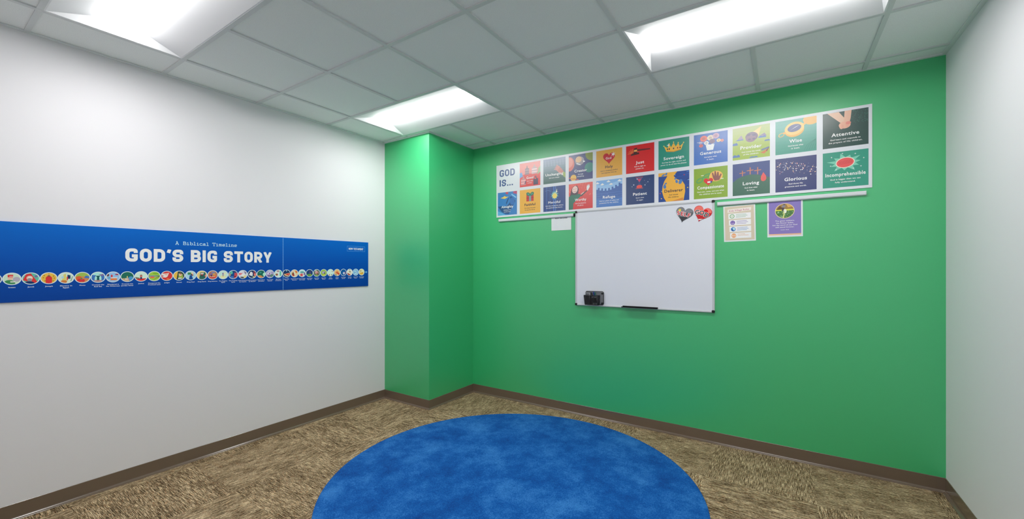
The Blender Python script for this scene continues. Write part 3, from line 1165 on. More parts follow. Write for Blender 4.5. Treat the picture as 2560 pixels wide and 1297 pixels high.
block_text(banner_art, "GOD'S BIG STORY", -2.631, 1.4405, 0.0865, 0.912, 0.235, 0.72, (222, 226, 234), 'title_word', banner, 'large white capital letters reading', gap=.12)
slab_text(banner_art, 'A Biblical Timeline', -2.368, 1.563, 0.021, 0.389, 0.0034, (176, 208, 238), 'subtitle_word', banner, 'small pale slab letters reading')
a = banner_art()
a.y -= a.step
n = 48
for k in range(n):
    z = Z0B + 0.002 + k * (Z1B - Z0B - 0.004) / n
    a.rect(-1.6262, z, -1.6218, z + 0.0062, (120, 176, 232), up=False)
a.build('dotted_divider', banner, 'pale dotted line across the banner')
a = banner_art()
a.y -= a.step
for k in range(26):
    y = -1.005 + k * 0.202 / 26
    for z in (1.559, 1.608):
        a.rect(y, z, y + 0.005, z + 0.0025, (110, 170, 230), up=False)
for k in range(7):
    z = 1.559 + k * 0.05 / 7
    for y in (-1.006, -0.804):
        a.rect(y, z, y + 0.0025, z + 0.0045, (110, 170, 230), up=False)
a.text('NEW TESTAMENT', -0.905, 1.574, 0.020, (226, 236, 248), width=0.172, off=0.03)
a.build('testament_box', banner, 'small dashed box reading NEW TESTAMENT')
a = banner_art()
a.poly([(-0.80, 1.3475), (-0.79, 1.3475), (-0.79, 1.338), (-0.772, 1.352), (-0.79, 1.366), (-0.79, 1.3565), (-0.80, 1.3565)], (100, 166, 230))
a.build('arrow', banner, 'pale blue arrow ending the row of roundels')

# picture roundels: caption lines and simple pictures as (shape, args, colour) in a unit disc
G1, G2, TE, SK = (60, 130, 80), (150, 170, 70), (90, 180, 160), (226, 180, 160)
RD, OR, YE, BL, NV, PU, BR, LB = (206, 50, 52), (222, 120, 60), (232, 176, 70), (60, 110, 180), (22, 50, 96), (120, 100, 150), (130, 84, 60), (160, 200, 226)
ROUND = [
    ("Isaac", (190, 212, 190), [('e', (-.3, -.8, .7, .6), G1), ('e', (.55, -.1, .45, .45), (170, 165, 180)), ('e', (-.2, .1, .32, .32), SK), ('r', (-.5, .3, .15, .75), RD), ('r', (-.3, .4, .15, .5), (240, 200, 190)), ('r', (-.2, -.65, .4, -.45), (220, 226, 210))]),
    ("Jacob", TE, [('p', ((-1, -.3), (-.6, .8), (0, .95), (.9, -.8), (.4, -.9)), RD), ('e', (-.15, .1, .4, .42), SK), ('e', (-.15, -.3, .3, .36), (140, 140, 145)), ('e', (-.2, -.95, .7, .45), NV), ('e', (-.1, .25, .3, .1), (240, 236, 226)), ('e', (.65, .4, .2, .2), PU)]),
    ("Joseph", YE, [('e', (-.7, .1, .09, .09), (150, 110, 30)), ('e', (-.6, .5, .09, .09), (150, 110, 30)), ('e', (-.5, -.5, .09, .09), (150, 110, 30)), ('e', (.6, .4, .09, .09), (150, 110, 30)), ('e', (.7, 0, .09, .09), (150, 110, 30)), ('e', (.55, -.5, .09, .09), (150, 110, 30)), ('e', (0, .8, .09, .07), (150, 110, 30)), ('p', ((-.4, -1), (-.42, .1), (-.2, .4), (.2, .4), (.42, .1), (.4, -1)), RD), ('e', (0, .48, .16, .2), BR), ('r', (-.2, .58, .2, .7), (230, 190, 120))]),
    ("Slavery in\nEgypt", (196, 216, 200), [('p', ((-.6, -.6), (-.3, .7), (0, .8), (.1, -.6)), (206, 196, 110)), ('p', ((.15, -.2), (.2, .6), (.6, .5), (.6, -.2)), NV), ('r', (.1, -.5, .25, .2), RD), ('e', (-.3, -.75, .45, .3), (196, 120, 60)), ('r', (-.6, -.1, -.3, .3), LB), ('p', ((.55, -.7), (.75, -.6), (.95, .3), (.85, .3)), (120, 150, 140))]),
    ("Moses", (150, 176, 80), [('r', (-1, -1, 1, .2), (196, 130, 80)), ('e', (-.5, -.1, .4, .4), (210, 90, 50)), ('e', (-.4, -.6, .4, .35), RD), ('e', (.1, -.6, .25, .3), (200, 50, 60)), ('p', ((.2, -.1), (.5, .4), (1, .2), (1, -.2)), BL), ('e', (-.15, -.2, .15, .15), G1)]),
    ("Crossed the\nRed Sea", (160, 214, 206), [('p', ((-1, -.6), (-.9, .5), (-.3, .4), (-.5, -.1), (-.5, -.9)), BL), ('p', ((1, -.6), (.9, .5), (.4, .4), (.5, -.1), (.5, -.9)), BL), ('p', ((-.2, -.6), (-.15, .0), (-.35, .3), (.35, .3), (.15, 0), (.2, -.6)), (10, 80, 84)), ('r', (-.6, -1, .6, -.6), (170, 130, 130)), ('p', ((0, .5), (.9, .7), (.7, .2)), PU)]),
    ("Wandered in\nthe Wilderness", (140, 180, 222), [('r', (-.4, -.7, .6, -.3), OR), ('r', (-.4, -.25, .7, -.1), (240, 226, 226)), ('e', (-.2, .2, .15, .3), RD), ('e', (.6, .5, .3, .15), (150, 60, 90)), ('e', (-.8, .4, .2, .3), (90, 60, 70)), ('e', (-.6, -.2, .25, .2), (90, 160, 196))]),
    ("Crossed the\nJordan River", (30, 100, 84), [('r', (-1, -1, .3, -.35), (190, 160, 130)), ('e', (.55, -.4, .45, .45), (70, 140, 190)), ('r', (-.3, -.7, -.2, -.3), WHT), ('r', (-.1, -.75, .0, -.25), (240, 230, 220)), ('r', (.15, -.8, .25, -.35), (230, 150, 140)), ('e', (-.02, -.1, .08, .25), (230, 200, 130))]),
    ("Joshua", (196, 220, 206), [('r', (-1, -1, 1, -.45), RD), ('p', ((-1, -.1), (-.2, -.3), (-.3, -.5), (-1, -.5)), (110, 116, 96)), ('r', (-.15, -.6, .15, -.05), NV), ('e', (0, .05, .22, .22), (200, 110, 100)), ('e', (0, .25, .2, .1), BR)]),
    ("Conquered the\nPromised Land", (150, 190, 70), [('r', (-1, -.1, 1, .15), (120, 140, 150)), ('r', (-.7, -.45, .0, -.1), (220, 100, 70)), ('p', ((-.3, -.9), (1, -.1), (1, .1), (.2, -.5)), BR), ('p', ((.1, .1), (1, .1), (1, -.1)), G1), ('e', (.3, .6, .6, .2), (120, 170, 50))]),
    ("Judges", RD, [('p', ((-.9, .5), (.4, .7), (.1, -.2), (-.2, -.4), (-.9, -.3)), (226, 210, 206)), ('p', ((-.9, .1), (-.5, 0), (-.9, -.2)), (180, 40, 80)), ('p', ((-.7, .55), (.35, .68), (-.1, .1)), (240, 170, 160)), ('e', (.2, -.7, .3, .15), OR)]),
    ("Samuel", YE, [('p', ((-.2, 1), (-.5, -1), (1, -1), (1, 1)), (40, 62, 66)), ('p', ((-.1, -.8), (-.1, .5), (.3, .7), (.7, .3), (.8, -.6)), G2), ('e', (.25, .25, .28, .34), SK), ('r', (-.2, -.75, .5, -.5), (240, 244, 230)), ('e', (.3, .45, .25, .15), BR)]),
    ("King Saul", LB, [('p', ((-.35, -1), (-.2, .0), (.2, .1), (.5, -1)), (10, 70, 140)), ('r', (-.6, .15, .1, .7), G1), ('e', (.3, .3, .25, .3), SK), ('r', (.05, .5, .5, .75), (232, 206, 160)), ('e', (.15, .2, .14, .2), NV), ('e', (.35, .05, .2, .15), BR)]),
    ("King David", (226, 190, 120), [('p', ((-.6, -1), (-.3, .7), (.7, .7), (.9, -.3), (.5, -1)), (40, 96, 86)), ('e', (.0, .2, .28, .3), (190, 130, 120)), ('r', (-.25, .35, .4, .55), WHT), ('e', (0, -.05, .22, .18), (90, 40, 50)), ('e', (.75, -.15, .16, .25), (230, 120, 130))]),
    ("King Solomon", (170, 110, 90), [('r', (-.8, -.8, .8, -.4), RD), ('r', (-.7, -.5, .6, -.35), (240, 190, 170)), ('e', (-.3, .1, .3, .3), PU), ('e', (.3, .2, .3, .35), (200, 150, 80)), ('e', (-.3, -.2, .15, .2), (90, 30, 30)), ('e', (.1, .6, .4, .2), (120, 130, 170)), ('e', (.5, -.2, .25, .25), OR)]),
    ("The Kingdom\nSplit", (190, 216, 206), [('e', (0, -.5, .6, .4), (220, 216, 160)), ('r', (-.15, -.4, .1, .5), (150, 140, 150)), ('e', (.4, .3, .3, .3), (216, 216, 180)), ('e', (-.05, .3, .15, .2), PU)]),
    ("The Prophets\nSpoke", (14, 70, 130), [('e', (-.4, .5, .3, .4), TE), ('p', ((.2, -1), (.3, .5), (1, .4), (1, -.6)), (190, 70, 80)), ('e', (-.75, .0, .2, .4), (180, 160, 120)), ('e', (-.3, -.7, .5, .3), BL), ('e', (.4, -.5, .3, .2), (130, 40, 60)), ('e', (.3, .8, .3, .2), NV)]),
    ("Israel Conquered\nby Assyria", (206, 206, 216), [('r', (-1, -.1, .1, .35), (226, 100, 110)), ('e', (.1, -.2, .5, .5), (226, 222, 226)), ('e', (-.2, -.9, .6, .3), (60, 60, 60)), ('e', (.5, -.6, .35, .35), (222, 200, 130)), ('p', ((.2, .9), (.9, .5), (.6, -.1)), (130, 120, 150))]),
    ("Judah Conquered\nby Babylon", NV, [('e', (-.25, .1, .4, .55), (226, 216, 226)), ('e', (-.4, -.1, .4, .25), (226, 216, 226)), ('e', (.7, -.1, .3, .4), (226, 120, 110)), ('e', (.5, .5, .2, .4), (150, 60, 70)), ('r', (-.2, -.5, .1, -.2), (190, 220, 230)), ('e', (.4, -.7, .3, .2), (190, 180, 120))]),
    ("Returned to\nJerusalem", (24, 100, 84), [('e', (.8, -.1, .4, .5), (160, 220, 196)), ('e', (-.4, -.75, .7, .4), (206, 140, 80)), ('e', (.3, -.9, .5, .2), (190, 110, 80)), ('e', (-.2, .4, .3, .2), (60, 140, 130))]),
    ("The Temple\nRebuilt", (160, 150, 190), [('e', (-.2, .1, .55, .4), (206, 196, 222)), ('e', (-.2, -.5, .5, .3), PU), ('e', (.5, -.5, .5, .4), (90, 130, 110)), ('r', (-.4, .6, .5, .8), (190, 216, 226)), ('e', (-.1, .1, .2, .2), (130, 90, 150))]),
    ("400 Years\nof Silence", (190, 216, 206), [('e', (-.45, -.25, .35, .3), (150, 90, 70)), ('r', (-.05, -1, .2, .9), (226, 226, 230)), ('r', (.35, -.6, .75, .7), TE), ('e', (-.1, .7, .35, .25), (170, 130, 140)), ('e', (-.4, .3, .3, .2), (236, 226, 216))]),
    ("Jesus Was\nBorn", NV, [('p', ((-.7, -.1), (.9, .2), (.9, -.4), (.2, -.8), (-.6, -.5)), (232, 186, 130)), ('p', ((-.3, -.1), (.9, .05), (.9, -.3), (.1, -.5)), RD), ('e', (-.3, -.1, .15, .15), BR), ('e', (0, .75, .12, .2), (130, 200, 200))]),
    ("Jesus Performed\nMiracles", (236, 196, 150), [('e', (-.4, -.2, .35, .5), BR), ('e', (.4, .4, .45, .35), OR), ('e', (.1, .0, .2, .6), (240, 220, 190)), ('e', (-.3, -.5, .3, .3), (170, 50, 40)), ('e', (.3, -.6, .3, .25), (226, 196, 180)), ('e', (-.4, .6, .3, .25), (210, 190, 180))]),
    ("Jesus Taught\nthe People", (180, 220, 220), [('r', (-.5, -.9, .2, -.1), (206, 80, 90)), ('r', (.2, -.8, .5, .0), (226, 220, 230)), ('e', (0, .3, .6, .25), (90, 150, 150)), ('e', (.7, -.2, .25, .5), PU), ('e', (-.7, -.5, .2, .4), (240, 190, 120))]),
    ("Jesus Died\nfor Sin", (24, 60, 110), [('e', (0, -.8, 1, .6), (80, 140, 60)), ('r', (.1, -.5, .2, .6), (110, 70, 110)), ('r', (-.15, .2, .45, .3), (110, 70, 110)), ('r', (.2, -.9, .3, -.2), (180, 140, 60))]),
    ("Jesus Was\nBuried", (90, 110, 100), [('e', (0, .1, .6, .5), (190, 130, 130)), ('e', (-.2, .3, .3, .25), (210, 160, 160)), ('e', (.2, -.4, .25, .4), BR), ('e', (-.1, -.8, .5, .3), (120, 160, 80)), ('e', (-.3, .7, .25, .12), WHT)]),
    ("Jesus Was\nRaised", (150, 180, 80), [('e', (0, .1, .55, .4), (160, 150, 170)), ('e', (.25, -.1, .16, .22), (50, 50, 70)), ('e', (0, -.7, .6, .2), (190, 190, 70)), ('e', (-.2, .1, .25, .2), (180, 170, 200))]),
    ("Jesus\nAscended", (190, 222, 206), [('e', (.1, .1, .5, .4), (200, 226, 210)), ('e', (.6, .4, .25, .12), (170, 140, 140)), ('e', (-.4, -.7, .2, .2), (190, 110, 100)), ('e', (.5, -.7, .25, .2), (120, 130, 130)), ('e', (.1, -.8, .15, .3), (226, 220, 180))]),
    ("Church\nBegins", (226, 180, 120), [('e', (0, .0, .45, .45), (222, 120, 70)), ('e', (.5, -.4, .35, .35), (206, 70, 50)), ('e', (0, -.1, .15, .15), (160, 40, 40)), ('e', (-.6, -.2, .2, .4), (226, 160, 110)), ('e', (-.5, -.8, .4, .2), (80, 120, 90)), ('e', (.1, -.6, .15, .15), (250, 200, 180))]),
    ("The Gospel\nSpreads", (10, 84, 150), [('e', (.15, -.25, .38, .4), (200, 200, 222)), ('e', (.8, -.3, .25, .6), (110, 80, 130)), ('e', (.15, -.25, .15, .16), (160, 160, 200))]),
    ("The Word\nIs Told", (226, 216, 206), [('p', ((-1, -.1), (-.3, -.4), (.5, -.9), (-.5, -1)), (176, 50, 44)), ('e', (.1, .2, .2, .2), (30, 40, 40)), ('e', (.3, -.3, .3, .35), (236, 196, 170)), ('e', (-.3, .2, .25, .3), (226, 200, 160)), ('e', (0, .8, .3, .12), (110, 150, 150))]),
    ("Jesus Will\nReturn", (130, 180, 216), [('e', (-.2, .3, .4, .2), (170, 205, 230)), ('e', (.3, 0, .5, .2), (150, 180, 216)), ('e', (0, -.4, .5, .2), (180, 210, 236)), ('e', (-.3, -.1, .25, .15), (100, 150, 196))]),
    ("New Heavens\nand Earth", (236, 206, 150), [('r', (-.6, .2, -.1, .6), (176, 146, 120)), ('e', (.4, .2, .3, .4), (240, 224, 190)), ('e', (0, -.5, .7, .35), (226, 160, 60)), ('e', (.4, -.1, .2, .15), (190, 130, 30))]),
]
DISC = ell_pts(0, 0, 1, 1, 28)


def roundel(i, y, z):
    cap, bg, shapes = ROUND[i]
    r = 0.0335
    a = Art(-Y0B + y, -Z0B + z, r, -BT - 0.00005 - 0.00003 * (i % 2), None, gloss=0.5, spec=0.2)
    a.ell(0, 0, 1.018, 1.018, (206, 224, 240), n=32)
    a.s = r * 0.90
    a.clip = DISC
    a.poly(DISC, bg)
    for kind, g, col in shapes:
        if kind == 'e':
            a.ell(g[0], g[1], g[2], g[3], col, n=16)
        elif kind == 'r':
            a.rect(*g, col)
        else:
            a.poly(list(g), col)
    o = a.build('roundel', banner, 'round white-edged picture captioned ' + cap.replace('\n', ' '))
    t = Art(-Y0B + y, -Z0B + z, 1.0, -BT, None, gloss=0.5, spec=0.2)
    for k, s in enumerate(cap.split('\n')):
        t.text(s, 0, -0.0500 - 0.0108 * k, 0.0064, (214, 230, 248), width=min(0.064, len(s) * 0.0050), off=0.02)
    t.build('caption', o)


Y_R0, P_R = -3.100, 0.06845
for i in range(len(ROUND)):
    roundel(i, Y_R0 + i * P_R, 1.3395 + i * 0.0004)
# the round picture cut by the edge of the photograph
ROUND.append(("Abraham", (60, 50, 90), [('e', (.3, -.2, .5, .4), (150, 130, 170)), ('e', (-.3, .3, .4, .4), NV)]))
roundel(len(ROUND) - 1, Y_R0 - P_R, 1.339)
ROUND.append(("Noah", (120, 170, 200), [('e', (0, -.4, .6, .3), BR), ('e', (.1, .3, .4, .3), (220, 220, 230))]))
roundel(len(ROUND) - 1, Y_R0 - 2 * P_R, 1.339)

# ------------------------------------------------------------------ whiteboard
WX0, WX1, WZ0, WZ1 = 1.546, 2.750, 1.040, 1.9372
WW, WH = WX1 - WX0, WZ1 - WZ0
wb = thing('whiteboard', 'large blank whiteboard in a thin silver frame on the green wall', 'whiteboard', (WX0, YB - 0.0005, WZ0))
b = MB(); b.box(0.012, WW - 0.012, -0.013, 0, 0.012, WH - 0.012, flat((228, 231, 240), 0.22)); b.build('writing_surface', wb)
FW, FD = 0.017, 0.018


def rail_profile(d, w):
    return [(0, 0), (-d * 0.7, 0), (-d, w * 0.22), (-d, w * 0.55), (-d * 0.82, w), (0, w)]


for zb in (0, 1):
    b = MB()
    pr = rail_profile(FD, FW)
    pr = [(p, (q if zb == 0 else WH - q)) for p, q in pr]
    b.prism(pr, 0.018, WW - 0.018, M_ALU, 'x')
    b.build('frame_rail', wb)
for xb in (0, 1):
    b = MB()
    pr = rail_profile(FD, FW)
    vs0 = [((q if xb == 0 else WW - q), p, 0.018) for p, q in pr]
    vs1 = [(x, y, WH - 0.018) for x, y, _ in vs0]
    n = len(pr)
    b.mesh(vs0 + vs1, [(i, (i + 1) % n, n + (i + 1) % n, n + i) for i in range(n)] + [tuple(range(n)), tuple(range(n, 2 * n))[::-1]], M_ALU)
    b.build('frame_rail', wb)
for xb in (0, 1):
    for zb in (0, 1):
        b = MB()
        q = 0.021
        pts = rounded([(0, 0), (q, 0), (q, q), (0, q)], 0.006, True, 4)
        pts = [((p if xb == 0 else WW - p), (z if zb == 0 else WH - z)) for p, z in pts]
        n = len(pts)
        b.mesh([(x, 0, z) for x, z in pts] + [(x, -FD - 0.002, z) for x, z in pts],
               [(i, (i + 1) % n, n + (i + 1) % n, n + i) for i in range(n)] + [tuple(range(n)), tuple(range(n, 2 * n))[::-1]], M_BLACK)
        b.build('corner_cap', wb, )
# black clip-on marker tray at the middle of the lower rail
b = MB()
tp = [(-0.019, 0.008), (-0.056, 0.008), (-0.058, 0.016), (-0.0555, 0.016), (-0.054, 0.011), (-0.021, 0.011), (-0.021, 0.020), (-0.019, 0.020)]
b.prism(tp, 0.462, 0.768, flat((9, 10, 11), 0.7, 0.0, 0.3), 'x')
tr = b.build('marker_tray', wb)
tr['label'] = 'narrow black marker tray clipped to the lower rail'

# ------------------------------------------------------------------ heart magnets
YS = YB - 0.0005 - 0.013                          # face of the whiteboard


def heart_magnet(cx, cz, w, h, rot, label, art_fn, base):
    root = thing('heart_magnet', label, 'magnet', (cx, YS - 0.0003, cz), group='heart magnets on the whiteboard')
    out = heart_pts(0, 0, w, h, 40, rot)
    b = MB()
    n = len(out)
    t = 0.004
    m = flat(base, 0.25)
    ins = [(x * .96, z * .96) for x, z in out]
    vs = [(x, 0, z) for x, z in out] + [(x, -t * .7, z) for x, z in out] + [(x, -t, z) for x, z in ins]
    fs = [(i, n + i, n + (i + 1) % n, (i + 1) % n) for i in range(n)]
    fs += [(n + i, 2 * n + i, 2 * n + (i + 1) % n, n + (i + 1) % n) for i in range(n)]
    fs += [tuple(range(n)), tuple(range(2 * n, 3 * n))[::-1]]
    b.mesh(vs, fs, m)
    b.build('heart', root)
    a = Art(0, 0, 1, -t, None, gloss=0.25, k=1.2)
    art_fn(a, w, h, rot)
    a.build('print_and_gloss', root)


def self_art(a, w, h, rot):
    a.clip = None
    out = heart_pts(0, 0, w * .95, h * .95, 40, rot)
    band = lambda z0, z1: clip_poly(out, [(-.2, z0), (.2, z0 - .02), (.2, z1 - .02), (-.2, z1)])
    a.poly(band(-.2, -.004), (58, 60, 66))
    a.poly(band(.03, .2), (122, 124, 130))  # paler grey top band: the heart's gloss painted into its colour
    a.ell(-.031, .040, .011, .008, (226, 200, 70), n=12); a.poly([(-.040, .042), (-.040, .056), (-.034, .048), (-.030, .058), (-.026, .048), (-.021, .055), (-.022, .042)], (226, 200, 70))
    for k, (ch, x, z, r) in enumerate((('S', -.040, .006, .10), ('E', -.014, -.002, -.12), ('L', .011, -.010, -.22), ('F', .036, -.018, -.30))):
        a.text(ch, x, z, .030, (244, 240, 240), off=0.085, rot=r)
        a.text(ch, x, z, .030, (196, 30, 44), off=0.03, rot=r)


def god_art(a, w, h, rot):
    out = heart_pts(0, 0, w * .95, h * .95, 40, rot)
    band = lambda z0, z1: clip_poly(out, [(-.2, z0), (.2, z0 - .02), (.2, z1 - .02), (-.2, z1)])
    a.poly(band(.02, .2), (226, 110, 100))  # light red upper band, painted in as the gloss on the heart
    a.poly(band(-.034, -.026), (244, 226, 222))
    a.poly(band(-.2, -.040), (170, 30, 40))
    a.ell(.030, .022, .017, .016, (208, 14, 22), n=18)
    for ch, x, z, r in (('G', -.034, .004, .0), ('O', -.001, -.004, -.18), ('D', .029, -.022, -.45)):
        a.text(ch, x, z, .034, (240, 236, 236), off=0.07, rot=r)
        a.text(ch, x, z, .034, (42, 40, 44), off=0.025, rot=r)


heart_magnet(2.520, 1.832, 0.134, 0.124, R(-15), 'grey heart magnet reading SELF on the whiteboard', self_art, (98, 100, 106))
heart_magnet(2.655, 1.828, 0.138, 0.126, R(-22), 'red heart magnet reading GOD at the top right of the whiteboard', god_art, (206, 40, 48))

# ------------------------------------------------------------------ mesh marker holder on the whiteboard and what it holds
OX, OZ = 1.655, 1.054
holder = thing('marker_holder', 'black wire mesh marker holder on the lower left of the whiteboard', 'marker holder', (OX, YS - 0.0005, OZ))
M_WIRE = flat((16, 17, 20), 0.4)
BW, BH = 0.180, 0.124                               # back plate
KX0, KX1, KD, KH = 0.006, 0.142, 0.062, 0.088       # basket
b = MB()
b.tube([(x, -0.009, z) for x, z in rounded([(0.003, 0.003), (BW - .003, 0.003), (BW - .003, BH), (0.003, BH)], 0.014, True, 5)], 0.003, M_WIRE, 8, True)
b.build('back_frame', holder)


def wire_net(mb, o, u, v, nu, nv, w=0.0016):
    """square wire netting: o corner, u and v edge vectors"""
    o, u, v = Vector(o), Vector(u), Vector(v)
    un, vn = u.normalized(), v.normalized()
    nn = un.cross(vn) * 0.0002
    for k in range(1, nu):
        c = o + u * (k / nu)
        q = [c - un * w / 2, c + un * w / 2, c + un * w / 2 + v, c - un * w / 2 + v]
        mb.face(q, M_WIRE)
    for k in range(1, nv):
        c = o + v * (k / nv) + nn
        q = [c - vn * w / 2, c + u - vn * w / 2, c + u + vn * w / 2, c + vn * w / 2]
        mb.face(q, M_WIRE)


b = MB(); wire_net(b, (0.003, -0.009, 0.003), (BW - .006, 0, 0), (0, 0, BH - .003), 44, 30, 0.0010); b.build('back_mesh', holder)
for x, z in ((.018, .016), (.018, BH - .018), (BW - .018, .016), (BW - .018, BH - .018)):
    b = MB()
    Mx = Matrix.Translation((x, 0, z)) @ Matrix.Rotation(R(90), 4, 'X')
    b.lathe([(0.0085, 0.0002), (0.0085, 0.0120), (0.007, 0.0138)], M_BLACK, 18, Mx)
    b.build('magnet_disc', holder)
b = MB()
lo = [(KX0 + .008, -0.011, .002), (KX1 - .004, -0.011, .002), (KX1 - .004, -KD + .006, .002), (KX0 + .008, -KD + .006, .002)]
hi = [(KX0, -0.011, KH), (KX1, -0.011, KH), (KX1, -KD, KH), (KX0, -KD, KH)]
b.tube(hi, 0.0026, M_WIRE, 8, True)
b.tube(lo, 0.0026, M_WIRE, 8, True)
for k in range(4):
    b.tube([lo[k], hi[k]], 0.0026, M_WIRE, 8)
b.build('basket_frame', holder)
b = MB()
wire_net(b, lo[3], Vector(lo[2]) - Vector(lo[3]), Vector(hi[3]) - Vector(lo[3]), 36, 24)
wire_net(b, lo[0], Vector(lo[3]) - Vector(lo[0]), Vector(hi[0]) - Vector(lo[0]), 15, 24)
wire_net(b, lo[1], Vector(lo[2]) - Vector(lo[1]), Vector(hi[1]) - Vector(lo[1]), 15, 24)
b.build('basket_mesh', holder)
b = MB()
b.box(lo[0][0], lo[1][0], lo[2][1], lo[0][1], 0.001, 0.003, M_WIRE)
b.build('basket_floor', holder)
b = MB()
dx = KX0 + 0.058
b.box(dx, dx + 0.0012, -KD + 0.005, -0.013, 0.003, KH - 0.004, M_WIRE)
b.build('divider', holder)


def marker(x, y, tilt, col, label, zoff=0.0):
    root = thing('marker', label, 'marker', (OX + x, YS + y, OZ + 0.0042), (R(0), tilt, 0), 'markers in the mesh holder')
    W_ = flat((225, 228, 230), 0.3)
    b = MB(); b.lathe([(0.0052, 0.0), (0.0072, 0.002), (0.0072, 0.074), (0.006, 0.077)], W_, 18); b.build('barrel', root)
    b = MB(); b.lathe([(0.0074, 0.018), (0.0074, 0.062)], flat((26, 34, 44), 0.4), 18); b.build('printed_band', root)
    b = MB(); b.lathe([(0.0079, 0.0772), (0.0079, 0.108), (0.0066, 0.116), (0.004, 0.118)], flat(col, 0.3), 18)
    o = b.build('cap', root)
    return root


marker(0.098, -0.046, R(-13), (16, 18, 24), 'whiteboard marker with a black cap in the mesh holder')
marker(0.106, -0.029, R(-8), (14, 30, 150), 'whiteboard marker with a bright blue cap in the mesh holder')
marker(0.124, -0.046, R(-9), (10, 84, 80), 'whiteboard marker with a dark teal cap in the mesh holder')

# felt eraser standing in the left compartment
root = thing('whiteboard_eraser', 'pale grey felt eraser standing in the left of the mesh holder', 'eraser', (OX + 0.021, YS - 0.037, OZ + 0.0045))
b = MB()
pts = rounded([(-.004, -.012), (.034, -.012), (.034, .012), (-.004, .012)], .006, True, 3)
n = len(pts)
for z0, z1, m, nm in ((0.0, 0.106, flat((196, 198, 202), 0.6), 'grip'),):
    b.mesh([(x, y, z0) for x, y in pts] + [(x, y, z1) for x, y in pts], [(i, (i + 1) % n, n + (i + 1) % n, n + i) for i in range(n)] + [tuple(range(n))[::-1], tuple(range(n, 2 * n))], m)
b.build('grip', root)
b = MB(); b.box(0.0, 0.030, -0.0190, -0.0122, 0.002, 0.104, flat((96, 98, 102), 0.95)); b.build('felt_pad', root)


# ------------------------------------------------------------------ display rails
def display_rail(x0, x1, z0, label, caps):
    root = thing('display_rail', label, 'display rail', (x0, YB - 0.0005, z0), group='white display rails on the green wall')
    L = x1 - x0
    m = flat((222, 225, 230), 0.35)
    b = MB()
    pr = [(0, 0.0), (-0.010, 0.0), (-0.016, 0.003), (-0.019, 0.008), (-0.019, 0.024), (-0.016, 0.029), (0, 0.029)]
    b.prism(pr, 0.004, L - 0.004, m, 'x')
    b.build('extrusion', root)
    for xa, xb, col in caps(L):
        c = MB()
        c.prism([(p * 1.06, -0.001 + q * 1.06) for p, q in pr], xa, xb, flat(col, 0.4), 'x')
        c.build('end_cap', root)
    return root


display_rail(0.651, 1.540, 1.888, 'short white display rail left of the whiteboard under the poster board',
             lambda L: [(0, .004, (206, 210, 214)), (L - .012, L, (18, 20, 22))])
display_rail(2.768, 3.669, 1.887, 'long white display rail right of the whiteboard under the poster board',
             lambda L: [(0, .004, (206, 210, 214)), (L - .004, L, (206, 210, 214))])


# ------------------------------------------------------------------ papers hanging from the rails
def paper(name, x, ztop, w, h, lean, tilt, label, fn, cat='poster', off=0.0035):
    """sheet hung by its top edge; local origin at the top left corner"""
    root = thing(name, label, cat, (x, YB - off, ztop), (tilt, lean, 0))
    b = MB()
    b.box(0, w, -0.0003, 0, -h, 0, flat((232, 236, 238), 0.6))
    b.build('sheet', root)
    a = Art(0, -h, 1, -0.0004, None, gloss=0.55, k=1.25)
    fn(a, w, h)
    a.build('print', root)
    return root


def timetable(a, w, h):
    a.text('KIDS DECLARE', w * .5, h - .010, .0125, (44, 58, 72), width=w * .62, off=.035)
    a.y -= a.step
    rr = random.Random(3)
    for k in range(7):
        z = h - .028 - k * .012
        a.rect(.028, z, .028 + (.03 + .02 * rr.random()), z + .002, (196, 200, 214), up=False)
        a.rect(.09, z, .09 + (.06 + .03 * rr.random()), z + .002, (204, 210, 216), up=False)


def rules(a, w, h):
    a.rect(.009, .010, w - .009, h - .006, (198, 186, 164))
    a.poly([(.028, h - .052), (.188, h - .044), (.190, h - .020), (.030, h - .026)], (226, 214, 206))
    a.text('Kids Village Rules', w * .5, h - .043, .013, (178, 104, 130), width=.135, off=.015, rot=.04)
    cs = ((96, 160, 96), (104, 76, 160), (44, 110, 180), (222, 140, 70))
    for k, c in enumerate(cs):
        z1 = h - .060 - k * .0505
        z0 = z1 - .042
        x0 = .034 + .003 * k
        a.rect(x0, z0, w - .030, z1, (232, 230, 226))
        cz, cx = (z0 + z1) / 2, x0 + .026
        a.ell(cx, cz, .0165, .0165, c, n=20)
        if k == 0:
            a.ell(cx, cz, .012, .012, (222, 236, 216), n=18); a.line(ell_pts(cx, cz, .005, .005, 12), .0015, c, True)
        elif k == 1:
            a.line([(cx - .010, cz - .003), (cx, cz - .010), (cx + .010, cz - .003)], .003, (226, 220, 240)); a.ell(cx - .005, cz + .006, .002, .003, WHT, n=8); a.ell(cx + .005, cz + .006, .002, .003, WHT, n=8)
        elif k == 2:
            a.ell(cx + .004, cz + .002, .009, .010, (170, 214, 240), n=14); a.poly([(cx - .010, cz), (cx, cz), (cx, cz - .012), (cx - .008, cz - .01)], (20, 70, 130))
        else:
            a.rect(cx - .013, cz - .008, cx + .013, cz + .007, (246, 222, 196)); a.rect(cx - .011, cz - .005, cx + .011, cz - .001, (230, 120, 90)); a.rect(cx - .011, cz + .001, cx + .011, cz + .004, (236, 150, 110))
        a.y -= a.step
        for j, f in enumerate((.07, .078, .066) if k < 3 else (.05, .074)):
            a.rect(x0 + .052, z1 - .012 - j * .010, x0 + .052 + f, z1 - .0085 - j * .010, mixc(c, (200, 200, 210), .5), up=False)


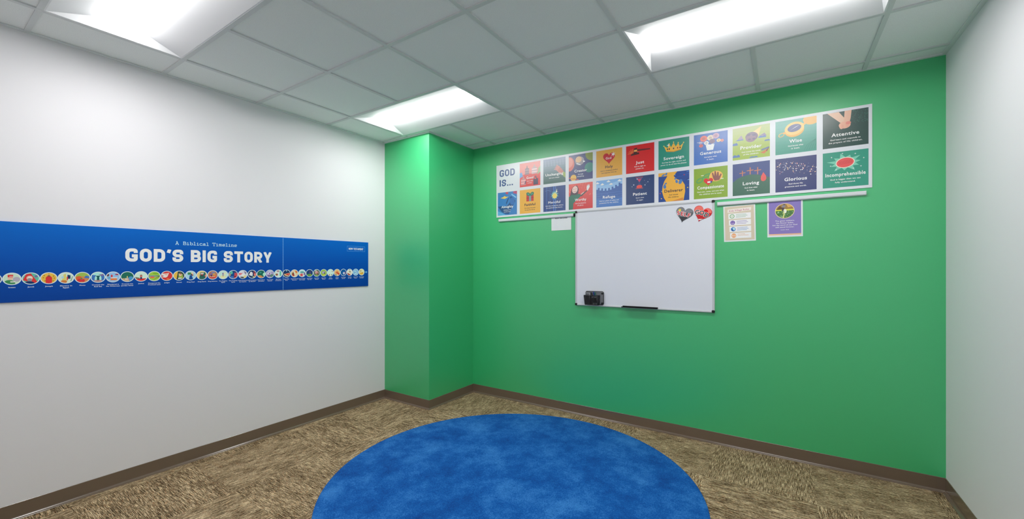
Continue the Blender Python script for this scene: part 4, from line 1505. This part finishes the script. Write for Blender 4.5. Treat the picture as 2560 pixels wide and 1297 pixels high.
def verse(a, w, h):
    a.rect(.010, .013, w - .010, h, (128, 114, 178))
    a.rect(.010, .013, w - .010, .023, (222, 176, 140))
    cx, cz = w * .5, h - .070
    a.ell(cx, cz, .060, .055, (216, 196, 150), n=36)
    disc = ell_pts(cx, cz, .056, .051, 36)
    a.clip = disc
    a.poly(disc, (74, 116, 62))
    a.rect(0, cz + .006, w, h, (150, 116, 60))
    a.rect(0, cz + .002, w, cz + .012, (206, 206, 70))
    a.poly([(cx - .05, cz + .01), (cx - .03, cz + .04), (cx - .005, cz + .012)], (96, 70, 40)); a.poly([(cx + .01, cz + .05), (cx + .02, cz + .025), (cx + .05, cz + .03)], (206, 160, 90))
    a.line([(cx - .012, cz + .002), (cx - .008, cz + .03), (cx - .002, cz + .052)], .012, (70, 64, 70)); a.ell(cx - .006, cz + .034, .012, .010, (130, 126, 130), n=10)
    rr = random.Random(8)
    for k in range(40):
        a.ell(cx - .055 + .11 * rr.random(), cz - .05 + .048 * rr.random(), .0035, .0022, rr.choice(((150, 190, 150), (60, 100, 50), (110, 160, 90), (176, 206, 170))), n=6)
    a.poly([(cx - .016, cz - .06), (cx - .006, cz - .06), (cx + .002, cz - .01), (cx - .004, cz - .01)], (206, 210, 130))
    a.ell(cx + .002, cz - .002, .010, .016, (222, 226, 206), n=14); a.poly([(cx - .014, cz - .022), (cx - .004, cz + .008), (cx - .002, cz - .014)], (190, 200, 130))
    a.clip = None
    z = h - .146
    for s, wd in (("The grass withers,", .118), ("the flower fades,", .108), ("but the word of our God", .150), ("will stand forever.", .116)):
        a.text(s, cx, z, .0085, (240, 238, 248), width=wd, off=.02)
        z -= .0155
    a.text("Isaiah 40:8", cx, z - .003, .0058, (226, 222, 240), width=.050, off=.01)


paper('timetable_sheet', 1.284, 1.8865, 0.2150, 0.1225, 0.0, R(0.6), 'small white sheet with faint printing hanging left of the whiteboard', timetable, 'paper')
paper('rules_poster', 2.8095, 1.8795, 0.2165, 0.2780, R(-1.1), R(0.7), 'tan rules poster with four round icons hanging right of the whiteboard', rules)
paper('verse_poster', 3.1035, 1.8858, 0.2175, 0.2600, R(-0.3), R(0.7), 'purple verse poster with a round dandelion picture hanging from the long rail', verse)

# ------------------------------------------------------------------ round rug
RUGX, RUGY, RUGR = 1.7026, -1.2125, 1.190
b = MB()
M_RUG = rug_material()
n = 160
prof = [(RUGR - 0.003, 0.0006), (RUGR, 0.004), (RUGR - 0.001, 0.009), (RUGR - 0.006, 0.0125), (RUGR - 0.02, 0.014), (RUGR * .5, 0.014), (0.001, 0.014)]
b.lathe(prof, M_RUG, n)
rug = b.build('round_rug', None, (RUGX, RUGY, 0), smooth=True)
tag(rug, 'large round bright blue plush rug on the carpet tiles', 'rug')
